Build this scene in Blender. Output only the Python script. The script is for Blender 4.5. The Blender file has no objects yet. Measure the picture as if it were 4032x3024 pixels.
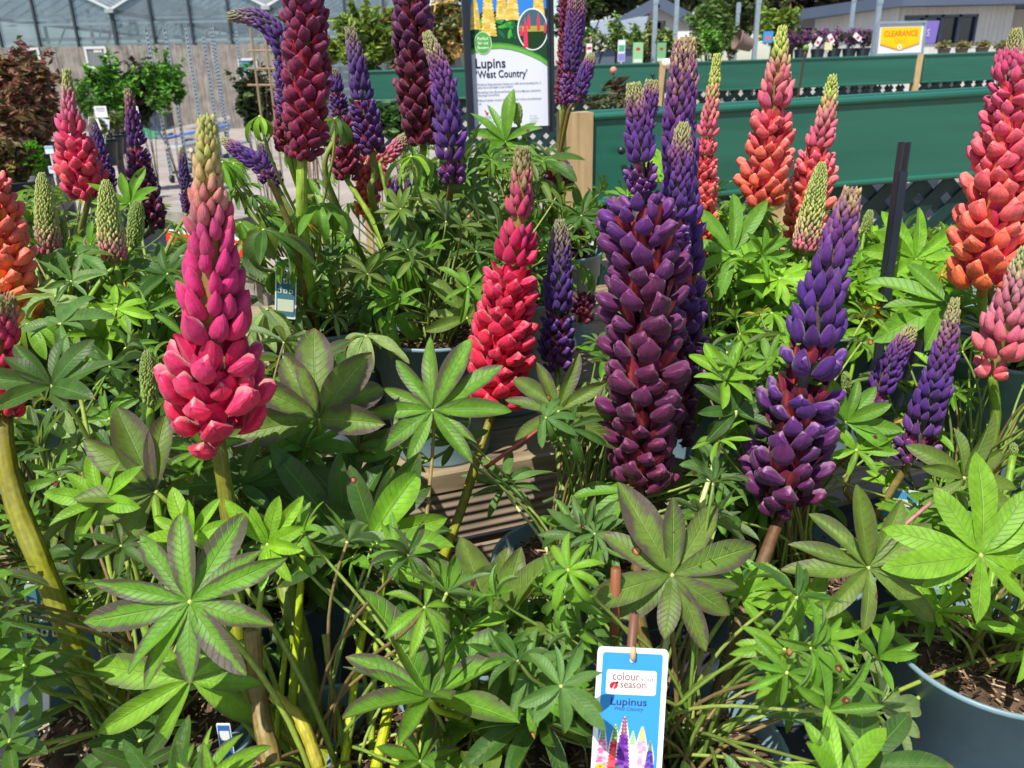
import bpy, math, random
import numpy as np
from mathutils import Vector, Matrix
random.seed(7)
rng = np.random.default_rng(11)
R = math.radians
scene = bpy.context.scene
C = bpy.context.collection

# ------------------------------------------------------------------ camera
W_, H_, F_ = 4032.0, 3024.0, 3100.0
EYE = Vector((0.0, 0.0, 1.30))
PITCH, ROLL = R(21.2), R(-1.17)
cam_d = bpy.data.cameras.new("camera")
cam = bpy.data.objects.new("camera", cam_d); C.objects.link(cam)
cam_d.sensor_width = 36.0; cam_d.lens = 36.0 * F_ / W_
cam_d.clip_start = 0.02; cam_d.clip_end = 600
CAMROT = Matrix.Rotation(R(90) - PITCH, 3, 'X') @ Matrix.Rotation(ROLL, 3, 'Z')
cam.matrix_world = Matrix.Translation(EYE) @ CAMROT.to_4x4()
cam_d.dof.use_dof = True; cam_d.dof.focus_distance = 0.85; cam_d.dof.aperture_fstop = 13.0
scene.camera = cam

# ------------------------------------------------------------------ light
SUN_EL, SUN_AZ = R(59), R(212)          # azimuth measured from +Y clockwise: behind the viewer, to the left
sd = Vector((math.sin(SUN_AZ) * math.cos(SUN_EL), math.cos(SUN_AZ) * math.cos(SUN_EL), math.sin(SUN_EL)))
sun_d = bpy.data.lights.new("sun", 'SUN'); sun_d.energy = 5.0; sun_d.angle = R(0.5); sun_d.color = (1.0, 0.955, 0.88)
sun = bpy.data.objects.new("sun", sun_d); C.objects.link(sun)
sun.rotation_euler = sd.to_track_quat('Z', 'Y').to_euler()
world = bpy.data.worlds.new("World"); scene.world = world; world.use_nodes = True
wn = world.node_tree.nodes; wl = world.node_tree.links
sky = wn.new('ShaderNodeTexSky'); sky.sky_type = 'NISHITA'; sky.sun_disc = False
sky.sun_elevation = SUN_EL; sky.sun_rotation = SUN_AZ
bg = wn['Background']; bg.inputs['Strength'].default_value = 0.12
wl.new(sky.outputs['Color'], bg.inputs['Color'])
scene.view_settings.view_transform = 'Standard'; scene.view_settings.look = 'None'
scene.view_settings.exposure = 0.50; scene.view_settings.gamma = 1.0
scene.cycles.max_bounces = 6; scene.cycles.transparent_max_bounces = 8
scene.cycles.diffuse_bounces = 3; scene.cycles.glossy_bounces = 2

# ------------------------------------------------------------------ picture -> world helpers
def ray(px, py):
    v = CAMROT @ Vector(((px - W_ / 2) / F_, -(py - H_ / 2) / F_, -1.0))
    return v
def at_y(px, py, Y):
    v = ray(px, py); return EYE + v * (Y / v.y)
def at_z(px, py, z):
    v = ray(px, py); return EYE + v * ((z - EYE.z) / v.z)
K = 4032.0 / 2212.0
def D(x, y, Y): return at_y(x * K, y * K, Y)
CRI = CAMROT.transposed()
def proj(p):
    q = CRI @ (Vector(p) - EYE)
    return (W_ / 2 + F_ * q.x / -q.z, H_ / 2 - F_ * q.y / -q.z, -q.z)
def pxsize(npx, p): return npx * proj(p)[2] / F_         # metres for npx target pixels at p

def lin(c, k=1.0):
    out = []
    for v in c[:3]:
        v = v / 255.0
        out.append(k * (v / 12.92 if v <= 0.04045 else ((v + 0.055) / 1.055) ** 2.4))
    return np.array(out)

# ------------------------------------------------------------------ object helpers
def tag(o, label=None, cat=None, group=None, kind=None):
    if label: o['label'] = label
    if cat: o['category'] = cat
    if group: o['group'] = group
    if kind: o['kind'] = kind
    return o
def empty(name, loc, label=None, cat=None, group=None, rz=0.0):
    o = bpy.data.objects.new(name, None); C.objects.link(o)
    o.empty_display_size = 0.05
    o.location = loc; o.rotation_euler = (0, 0, rz)
    return tag(o, label, cat, group)

class MB:
    """collects geometry in world coordinates, then links it as one mesh object"""
    def __init__(s): s.v = []; s.n = 0; s.f = []; s.mi = []; s.col = []; s.uv = []; s.pv = []
    def add(s, v, f, mi=0, col=None, uv=None, pv=None):
        v = np.asarray(v, dtype=float).reshape(-1, 3)
        s.v.append(v)
        k = len(v)
        fa = [tuple(i + s.n for i in q) for q in f] if not isinstance(f, np.ndarray) else (f + s.n)
        s.f.append(fa); s.mi.append((len(fa), mi))
        if col is None: col = np.ones((k, 3)) * 0.5
        col = np.asarray(col, dtype=float)
        if col.ndim == 1: col = np.tile(col, (k, 1))
        s.col.append(col)
        s.uv.append(np.zeros((k, 2)) if uv is None else np.asarray(uv, dtype=float))
        s.pv.append(np.zeros(k) if pv is None else (np.ones(k) * pv))
        s.n += k
    def box(s, c, d, rot=None, mi=0, col=None):
        x, y, z = [q / 2 for q in d]
        v = np.array([(-x,-y,-z),(x,-y,-z),(x,y,-z),(-x,y,-z),(-x,-y,z),(x,-y,z),(x,y,z),(-x,y,z)])
        if rot is not None: v = v @ np.array(rot).T
        v = v + np.array(c)
        s.add(v, [(0,3,2,1),(4,5,6,7),(0,1,5,4),(1,2,6,5),(2,3,7,6),(3,0,4,7)], mi, col)
    def beam(s, a, b, w, h, up=(0,0,1), mi=0, col=None):
        """box from a to b, w wide (sideways), h high"""
        a = Vector(a); b = Vector(b); d = (b - a); L = d.length; d.normalize()
        upv = Vector(up)
        if abs(d.dot(upv)) > 0.98: upv = Vector((0, 1, 0))
        sx = d.cross(upv).normalized(); uz = sx.cross(d).normalized()
        rot = np.array([list(d), list(sx), list(uz)]).T
        s.box((a + b) / 2, (L, w, h), rot, mi, col)
    def tube(s, pts, rad, seg=8, mi=0, col=None, caps=True):
        pts = [Vector(p) for p in pts]; n = len(pts)
        if not hasattr(rad, '__len__'): rad = [rad] * n
        rings = []; prev = None
        for i, p in enumerate(pts):
            t = (pts[min(i+1, n-1)] - pts[max(i-1, 0)])
            if t.length < 1e-9: t = Vector((0,0,1))
            t.normalize()
            if prev is None:
                a = Vector((1,0,0)) if abs(t.x) < 0.8 else Vector((0,1,0))
                e = t.cross(a).normalized()
            else:
                e = (prev - t * prev.dot(t)).normalized()
            prev = e; g = t.cross(e)
            for k in range(seg):
                an = 2 * math.pi * k / seg
                rings.append(p + (e * math.cos(an) + g * math.sin(an)) * rad[i])
        f = []
        for i in range(n - 1):
            for k in range(seg):
                k2 = (k + 1) % seg
                f.append((i*seg+k, i*seg+k2, (i+1)*seg+k2, (i+1)*seg+k))
        if caps:
            f.append(tuple(range(seg - 1, -1, -1))); f.append(tuple((n-1)*seg + k for k in range(seg)))
        if col is not None:
            col = np.asarray(col, dtype=float)
            if col.ndim == 2: col = np.repeat(col, seg, axis=0)
        s.add([tuple(r) for r in rings], f, mi, col)
    def lathe(s, prof, c=(0,0,0), seg=48, mi=0, col=None):
        v = []; n = len(prof)
        for r, z in prof:
            for k in range(seg):
                an = 2 * math.pi * k / seg
                v.append((c[0] + r * math.cos(an), c[1] + r * math.sin(an), c[2] + z))
        f = []
        for i in range(n - 1):
            for k in range(seg):
                k2 = (k + 1) % seg
                f.append((i*seg+k, i*seg+k2, (i+1)*seg+k2, (i+1)*seg+k))
        s.add(v, f, mi, col)
    def poly(s, pts, mi=0, col=None, th=0.0, nrm=None):
        """flat polygon, optionally given a thickness along -nrm"""
        n = len(pts)
        if th == 0: s.add([tuple(p) for p in pts], [tuple(range(n))], mi, col); return
        nrm = Vector(nrm)
        v = [tuple(p) for p in pts] + [tuple(Vector(p) - nrm * th) for p in pts]
        f = [tuple(range(n)), tuple(range(2*n-1, n-1, -1))]
        for i in range(n):
            j = (i + 1) % n; f.append((i, i + n, j + n, j))
        s.add(v, f, mi, col)
    def build(s, name, mats, parent=None, smooth=False, label=None, cat=None, group=None, kind=None):
        me = bpy.data.meshes.new(name)
        v = np.concatenate(s.v)
        loc = Vector((0, 0, 0))
        if parent is not None:
            loc = parent_loc(parent)
            M = np.array(Matrix.Rotation(-parent_rz(parent), 3, 'Z'))
            v = (v - np.array(loc)) @ M.T
        tot = []; idx = []
        for fa in s.f:
            if isinstance(fa, np.ndarray):
                tot.append(np.full(len(fa), fa.shape[1], dtype=np.int32)); idx.append(fa.reshape(-1))
            else:
                tot.append(np.array([len(q) for q in fa], dtype=np.int32)); idx.append(np.array([i for q in fa for i in q]))
        tot = np.concatenate(tot); idx = np.concatenate(idx).astype(np.int32)
        me.vertices.add(len(v)); me.vertices.foreach_set('co', v.astype(np.float32).reshape(-1))
        me.loops.add(len(idx)); me.loops.foreach_set('vertex_index', idx)
        me.polygons.add(len(tot))
        st = np.zeros(len(tot), dtype=np.int32); st[1:] = np.cumsum(tot)[:-1]
        me.polygons.foreach_set('loop_start', st)
        try: me.polygons.foreach_set('loop_total', tot)
        except Exception: pass
        mi = np.concatenate([np.full(n, m, dtype=np.int32) for n, m in s.mi])
        me.polygons.foreach_set('material_index', mi)
        me.polygons.foreach_set('use_smooth', np.full(len(tot), smooth))
        me.update(calc_edges=True)
        col = np.concatenate(s.col); ca = me.color_attributes.new('Col', 'FLOAT_COLOR', 'POINT')
        ca.data.foreach_set('color', np.concatenate([col, np.ones((len(col), 1))], axis=1).astype(np.float32).reshape(-1))
        uv = np.concatenate(s.uv); ua = me.attributes.new('luv', 'FLOAT_VECTOR', 'POINT')
        ua.data.foreach_set('vector', np.concatenate([uv, np.zeros((len(uv), 1))], axis=1).astype(np.float32).reshape(-1))
        pa = me.attributes.new('pv', 'FLOAT', 'POINT'); pa.data.foreach_set('value', np.concatenate(s.pv).astype(np.float32))
        for m in (mats if isinstance(mats, (list, tuple)) else [mats]): me.materials.append(m)
        me.validate()
        o = bpy.data.objects.new(name, me); C.objects.link(o)
        if parent is not None: o.parent = parent
        return tag(o, label, cat, group, kind)
def parent_loc(p):
    l = Vector(p.location)
    if p.parent is not None: l = parent_loc(p.parent) + Matrix.Rotation(parent_rz(p.parent), 3, 'Z') @ l
    return l
def parent_rz(p):
    return p.rotation_euler[2] + (parent_rz(p.parent) if p.parent is not None else 0)
def copy_tree(o, parent=None):
    c = o.copy(); C.objects.link(c); c.parent = parent
    for ch in list(o.children): copy_tree(ch, c)
    return c

# ------------------------------------------------------------------ materials
def newmat(name):
    m = bpy.data.materials.new(name); m.use_nodes = True
    nt = m.node_tree; return m, nt, nt.nodes['Principled BSDF'], nt.nodes, nt.links
def setin(b, **kw):
    for k, v in kw.items():
        k = {'rough': 'Roughness', 'spec': 'Specular IOR Level', 'metal': 'Metallic', 'base': 'Base Color', 'coat': 'Coat Weight'}.get(k, k)
        b.inputs[k].default_value = v
def rgba(c, k=1.0): return tuple(lin(c, k)) + (1.0,)
def mixrgb(n, l, a, b, fac, mode='MIX'):
    x = n.new('ShaderNodeMix'); x.data_type = 'RGBA'; x.blend_type = mode
    for s, q in ((6, a), (7, b), (0, fac)):
        if hasattr(q, 'links'): l.new(q, x.inputs[s])
        else: x.inputs[s].default_value = q
    return x.outputs[2]
def math_(n, l, op, a, b=0.0, c=None, clamp=False):
    x = n.new('ShaderNodeMath'); x.operation = op; x.use_clamp = clamp
    for i, q in enumerate((a, b, c)):
        if q is None: continue
        if hasattr(q, 'links'): l.new(q, x.inputs[i])
        else: x.inputs[i].default_value = q
    return x.outputs[0]
def ramp(n, l, fac, stops):
    r = n.new('ShaderNodeValToRGB'); l.new(fac, r.inputs[0])
    el = r.color_ramp.elements
    while len(el) < len(stops): el.new(0.5)
    for e, (p, c) in zip(el, stops): e.position = p; e.color = c
    return r.outputs[0]
def noise(n, l, scale, detail=4, vec=None, rough=0.6, sc3=None):
    t = n.new('ShaderNodeTexNoise'); t.inputs['Scale'].default_value = scale; t.inputs['Detail'].default_value = detail
    t.inputs['Roughness'].default_value = rough
    if vec is None: vec = n.new('ShaderNodeTexCoord').outputs['Object']
    if sc3:
        mp = n.new('ShaderNodeMapping'); mp.inputs['Scale'].default_value = sc3; l.new(vec, mp.inputs[0]); vec = mp.outputs[0]
    l.new(vec, t.inputs['Vector'])
    return t.outputs['Fac']
def bump(n, l, b, h, strength=0.3, dist=0.002):
    x = n.new('ShaderNodeBump'); x.inputs['Strength'].default_value = strength; x.inputs['Distance'].default_value = dist
    l.new(h, x.inputs['Height']); l.new(x.outputs[0], b.inputs['Normal']); return x

def m_plain(name, c, rough=0.5, metal=0.0, var=0.25, nscale=8, k=0.85, bstr=0.1, spec=0.4):
    m, nt, b, n, l = newmat(name)
    c1 = tuple(np.clip(lin(c, k) * (1 - var), 0, 1)) + (1,); c2 = tuple(np.clip(lin(c, k) * (1 + var), 0, 1)) + (1,)
    f = noise(n, l, nscale, 6)
    l.new(ramp(n, l, f, [(0.3, c1), (0.7, c2)]), b.inputs['Base Color'])
    f2 = noise(n, l, nscale * 9, 3)
    rr = math_(n, l, 'MULTIPLY_ADD', f2, 0.25, rough - 0.12)
    l.new(rr, b.inputs['Roughness'])
    setin(b, metal=metal, spec=spec)
    if bstr: bump(n, l, b, f2, bstr, 0.001)
    return m
def m_wood(name, c_lo, c_hi, ax='X', grooves=0.0, k=0.85, scale=1.0):
    m, nt, b, n, l = newmat(name)
    s3 = {'X': (0.06, 1, 1), 'Y': (1, 0.06, 1), 'Z': (1, 1, 0.06)}[ax]
    f = noise(n, l, 60 * scale, 8, sc3=s3, rough=0.65)
    f1 = noise(n, l, 6 * scale, 3)
    mix = math_(n, l, 'MULTIPLY_ADD', f1, 0.5, math_(n, l, 'MULTIPLY', f, 0.6))
    l.new(ramp(n, l, mix, [(0.36, rgba(c_lo, k)), (0.5, rgba(((c_lo[0]+c_hi[0])/2, (c_lo[1]+c_hi[1])/2, (c_lo[2]+c_hi[2])/2), k)), (0.72, rgba(c_hi, k))]), b.inputs['Base Color'])
    setin(b, rough=0.8, spec=0.25)
    h = f
    if grooves:
        tc = n.new('ShaderNodeTexCoord').outputs['Object']
        sx = n.new('ShaderNodeSeparateXYZ'); l.new(tc, sx.inputs[0])
        w = math_(n, l, 'SINE', math_(n, l, 'MULTIPLY', sx.outputs[2], grooves))
        h = math_(n, l, 'MULTIPLY_ADD', w, 1.2, f)
    bump(n, l, b, h, 0.5, 0.002)
    return m

def make_leaf_mat(name, gloss=0.46):
    m, nt, b, n, l = newmat(name)
    col = n.new('ShaderNodeAttribute'); col.attribute_name = 'Col'
    uv = n.new('ShaderNodeAttribute'); uv.attribute_name = 'luv'
    pv = n.new('ShaderNodeAttribute'); pv.attribute_name = 'pv'
    s = n.new('ShaderNodeSeparateXYZ'); l.new(uv.outputs['Vector'], s.inputs[0])
    au = math_(n, l, 'ABSOLUTE', s.outputs[0]); v = s.outputs[1]
    obj = n.new('ShaderNodeTexCoord').outputs['Object']
    nz = noise(n, l, 90, 5, obj, 0.65); nb = noise(n, l, 28, 4, obj, 0.6)
    # purple margin and blotches
    e = math_(n, l, 'ADD', math_(n, l, 'MULTIPLY', au, 0.75), math_(n, l, 'MULTIPLY', v, 0.22))
    e = math_(n, l, 'ADD', e, math_(n, l, 'MULTIPLY_ADD', nb, 1.5, -1.0))
    e = math_(n, l, 'ADD', e, math_(n, l, 'MULTIPLY_ADD', nz, 0.6, -0.3))
    pm = math_(n, l, 'MULTIPLY', math_(n, l, 'MULTIPLY_ADD', e, 3.0, -0.75, clamp=True), pv.outputs['Fac'], clamp=True)
    # veins
    mid = math_(n, l, 'SUBTRACT', 1.0, math_(n, l, 'MULTIPLY', au, 14.0), clamp=True)
    sv = math_(n, l, 'SINE', math_(n, l, 'MULTIPLY', math_(n, l, 'SUBTRACT', v, math_(n, l, 'MULTIPLY', au, 0.13)), 75.0))
    sv = math_(n, l, 'MULTIPLY_ADD', sv, 6.0, -5.0, clamp=True)
    vary = ramp(n, l, nz, [(0.3, (0.62, 0.64, 0.66, 1)), (0.7, (1.26, 1.24, 1.2, 1))])
    c = mixrgb(n, l, col.outputs['Color'], vary, 0.8, 'MULTIPLY')
    c = mixrgb(n, l, c, (0.085, 0.040, 0.058, 1), math_(n, l, 'MULTIPLY', pm, 0.88))
    c = mixrgb(n, l, c, (0.22, 0.36, 0.07, 1), math_(n, l, 'MULTIPLY', sv, 0.13))
    c = mixrgb(n, l, c, (0.36, 0.50, 0.14, 1), math_(n, l, 'MULTIPLY', mid, 0.55))
    vo = n.new('ShaderNodeTexVoronoi'); vo.inputs['Scale'].default_value = 34; vo.inputs['Randomness'].default_value = 1.0; l.new(obj, vo.inputs['Vector'])
    sel = n.new('ShaderNodeSeparateColor'); l.new(vo.outputs['Color'], sel.inputs[0])
    pick = math_(n, l, 'GREATER_THAN', sel.outputs[0], 0.86)
    dd_ = math_(n, l, 'MULTIPLY_ADD', nz, 0.12, vo.outputs['Distance'])
    c = mixrgb(n, l, c, (0.12, 0.02, 0.03, 1), math_(n, l, 'MULTIPLY', pick, math_(n, l, 'LESS_THAN', dd_, 0.19)))
    c = mixrgb(n, l, c, (0.50, 0.25, 0.07, 1), math_(n, l, 'MULTIPLY', pick, math_(n, l, 'LESS_THAN', dd_, 0.14)))
    tip = math_(n, l, 'MULTIPLY', math_(n, l, 'MULTIPLY_ADD', v, 9.0, -8.3, clamp=True), math_(n, l, 'GREATER_THAN', nb, 0.54))
    c = mixrgb(n, l, c, (0.30, 0.16, 0.06, 1), tip)
    geo = n.new('ShaderNodeNewGeometry')
    under = mixrgb(n, l, c, (0.30, 0.40, 0.20, 1), 0.62)
    c2 = mixrgb(n, l, c, under, geo.outputs['Backfacing'])
    l.new(c2, b.inputs['Base Color'])
    rr = math_(n, l, 'MULTIPLY_ADD', nz, 0.3, gloss - 0.12); l.new(rr, b.inputs['Roughness'])
    setin(b, spec=0.38)
    h = math_(n, l, 'ADD', math_(n, l, 'MULTIPLY', sv, -0.5), math_(n, l, 'ADD', math_(n, l, 'MULTIPLY', mid, -1.0), math_(n, l, 'MULTIPLY', nz, 0.8)))
    bump(n, l, b, h, 0.6, 0.0016)
    tr = n.new('ShaderNodeBsdfTranslucent')
    l.new(mixrgb(n, l, c, (0.62, 0.78, 0.08, 1), 0.36), tr.inputs['Color'])
    ms = n.new('ShaderNodeMixShader'); ms.inputs[0].default_value = 0.34
    l.new(b.outputs[0], ms.inputs[1]); l.new(tr.outputs[0], ms.inputs[2])
    l.new(ms.outputs[0], nt.nodes['Material Output'].inputs['Surface'])
    return m
def make_petal_mat(name):
    m, nt, b, n, l = newmat(name)
    col = n.new('ShaderNodeAttribute'); col.attribute_name = 'Col'
    uv = n.new('ShaderNodeAttribute'); uv.attribute_name = 'luv'
    s = n.new('ShaderNodeSeparateXYZ'); l.new(uv.outputs['Vector'], s.inputs[0])
    obj = n.new('ShaderNodeTexCoord').outputs['Object']
    nz = noise(n, l, 220, 4, obj)
    st = math_(n, l, 'SINE', math_(n, l, 'MULTIPLY_ADD', s.outputs[0], 42.0, math_(n, l, 'MULTIPLY', nz, 3.0)))
    vary = ramp(n, l, nz, [(0.3, (0.78, 0.78, 0.78, 1)), (0.7, (1.14, 1.14, 1.14, 1))])
    c = mixrgb(n, l, col.outputs['Color'], vary, 1.0, 'MULTIPLY')
    l.new(c, b.inputs['Base Color'])
    setin(b, rough=0.5, spec=0.35)
    b.inputs['Sheen Weight'].default_value = 0.12
    bump(n, l, b, math_(n, l, 'ADD', math_(n, l, 'MULTIPLY', st, 0.22), nz), 0.45, 0.0008)
    tr = n.new('ShaderNodeBsdfTranslucent'); l.new(c, tr.inputs['Color'])
    ms = n.new('ShaderNodeMixShader'); ms.inputs[0].default_value = 0.18
    l.new(b.outputs[0], ms.inputs[1]); l.new(tr.outputs[0], ms.inputs[2])
    l.new(ms.outputs[0], nt.nodes['Material Output'].inputs['Surface'])
    return m
def make_col_mat(name, rough=0.55, trans=0.0, vary=0.25, nscale=120, bstr=0.2, spec=0.35):
    m, nt, b, n, l = newmat(name)
    col = n.new('ShaderNodeAttribute'); col.attribute_name = 'Col'
    obj = n.new('ShaderNodeTexCoord').outputs['Object']
    nz = noise(n, l, nscale, 5, obj)
    vr = ramp(n, l, nz, [(0.3, (1-vary,)*3 + (1,)), (0.7, (1+vary,)*3 + (1,))])
    c = mixrgb(n, l, col.outputs['Color'], vr, 1.0, 'MULTIPLY')
    l.new(c, b.inputs['Base Color']); setin(b, rough=rough, spec=spec)
    if bstr: bump(n, l, b, nz, bstr, 0.001)
    if trans:
        tr = n.new('ShaderNodeBsdfTranslucent'); l.new(c, tr.inputs['Color'])
        ms = n.new('ShaderNodeMixShader'); ms.inputs[0].default_value = trans
        l.new(b.outputs[0], ms.inputs[1]); l.new(tr.outputs[0], ms.inputs[2])
        l.new(ms.outputs[0], nt.nodes['Material Output'].inputs['Surface'])
    return m
M = {}
M['leaf'] = make_leaf_mat('lupin_leaf')
M['petal'] = make_petal_mat('lupin_petal')
M['stem'] = make_col_mat('plant_stem', 0.5, 0.0, 0.22, 160, 0.25)
M['foliage'] = make_col_mat('small_foliage', 0.5, 0.25, 0.2, 30, 0.0)
M['ink'] = make_col_mat('printed_sheet', 0.75, 0.0, 0.02, 20, 0.0, 0.15)
M['paint'] = make_col_mat('coloured_surface', 0.5, 0.0, 0.12, 12, 0.05)
M['pot'] = m_plain('blue_grey_plastic', (118, 146, 158), 0.42, var=0.16, nscale=14, k=0.85, bstr=0.08)
M['potdark'] = m_plain('black_plastic', (42, 48, 56), 0.42, var=0.2, nscale=14)
M['potbrown'] = m_plain('brown_plastic', (125, 105, 95), 0.5, var=0.15, nscale=14)
M['soil'] = m_plain('potting_soil', (92, 72, 56), 0.95, var=0.55, nscale=90, bstr=1.0)
M['galv'] = m_plain('galvanised_steel', (168, 182, 192), 0.42, metal=0.55, var=0.15, nscale=30)
M['green'] = None

# ================================================================== lupin builders
def grid_faces(nu, nv, wrap=False):
    f = []
    for i in range(nu - 1):
        for j in range(nv if wrap else nv - 1):
            j2 = (j + 1) % nv
            f.append((i*nv + j, i*nv + j2, (i+1)*nv + j2, (i+1)*nv + j))
    return np.array(f)
def tmpl_wing(nu=7, nv=10, fat=1.0, up=0.22, bud=False):
    """puffed keel/wing pair: x outward 0..1, y sideways, z up; sharp seam along the top"""
    V = []; U = []; seam = []; base = []
    for i in range(nu):
        u = math.sin(math.pi / 2 * i / (nu - 1)) if not bud else i / (nu - 1); uu = min(max(u, 0.012), 0.9996)
        prof = (math.sin(math.pi * uu ** 1.45)) ** 0.55 if not bud else (math.sin(math.pi * uu ** 0.75)) ** 0.7
        w = 0.31 * fat * prof; h2 = (0.34 if bud else 0.30) * fat * prof * (0.55 + 0.6 * u); h1 = (0.30 if bud else 0.22) * fat * prof
        zc = up * (u ** 2) - 0.05 * math.sin(math.pi * u)
        for j in range(nv):
            t = 2 * math.pi * j / nv
            sl = math.sin(t); cz = math.cos(t)
            z = h2 * (1 - abs(sl) ** (1.35 if bud else .95)) if cz > 0 else -h1 * math.sqrt(max(0, 1 - sl * sl))
            V.append((u, w * sl, zc + z)); U.append((math.atan2(sl, cz) / math.pi, u))
            seam.append(max(0, 1 - abs(sl) * (2.6 if bud else 3.6)) if cz > 0 else 0.0); base.append(max(0, 1 - u * 3.2))
    return np.array(V), grid_faces(nu, nv, True), np.array(U), np.array(seam), np.array(base)
def tmpl_banner(nu=5, nv=7):
    V = []; U = []; cen = []
    for i in range(nu):
        u = i / (nu - 1)
        xm = 0.24 + 0.54 * u - 0.05 * u * u; zm = 0.10 + 0.78 * u
        w = 0.33 * math.sin(math.pi * (0.14 + 0.68 * u)) ** 0.8
        for j in range(nv):
            s = -1 + 2 * j / (nv - 1)
            V.append((xm - 0.26 * abs(s) ** 1.2 * (0.5 + 0.5 * u) - 0.05 * max(0, 1 - abs(s) * 3), w * s, zm - 0.10 * abs(s)))
            U.append((s * 0.4, u)); cen.append(max(0.0, 1 - abs(s) * 2.3) * (0.5 + 0.5 * math.sin(math.pi * u)))
    return np.array(V), grid_faces(nu, nv), np.array(U), np.array(cen)
WING = {2: tmpl_wing(10, 14, 1.18, .22), 1: tmpl_wing(7, 8, 1.18, .22), 0: tmpl_wing(5, 6, 1.18, .22)}
BUD = {2: tmpl_wing(7, 10, 0.80, 0.05, True), 1: tmpl_wing(5, 8, 0.80, 0.05, True), 0: tmpl_wing(4, 6, 0.85, 0.05, True)}
BAN = {2: tmpl_banner(5, 7), 1: tmpl_banner(4, 5), 0: tmpl_banner(3, 3)}

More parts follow.
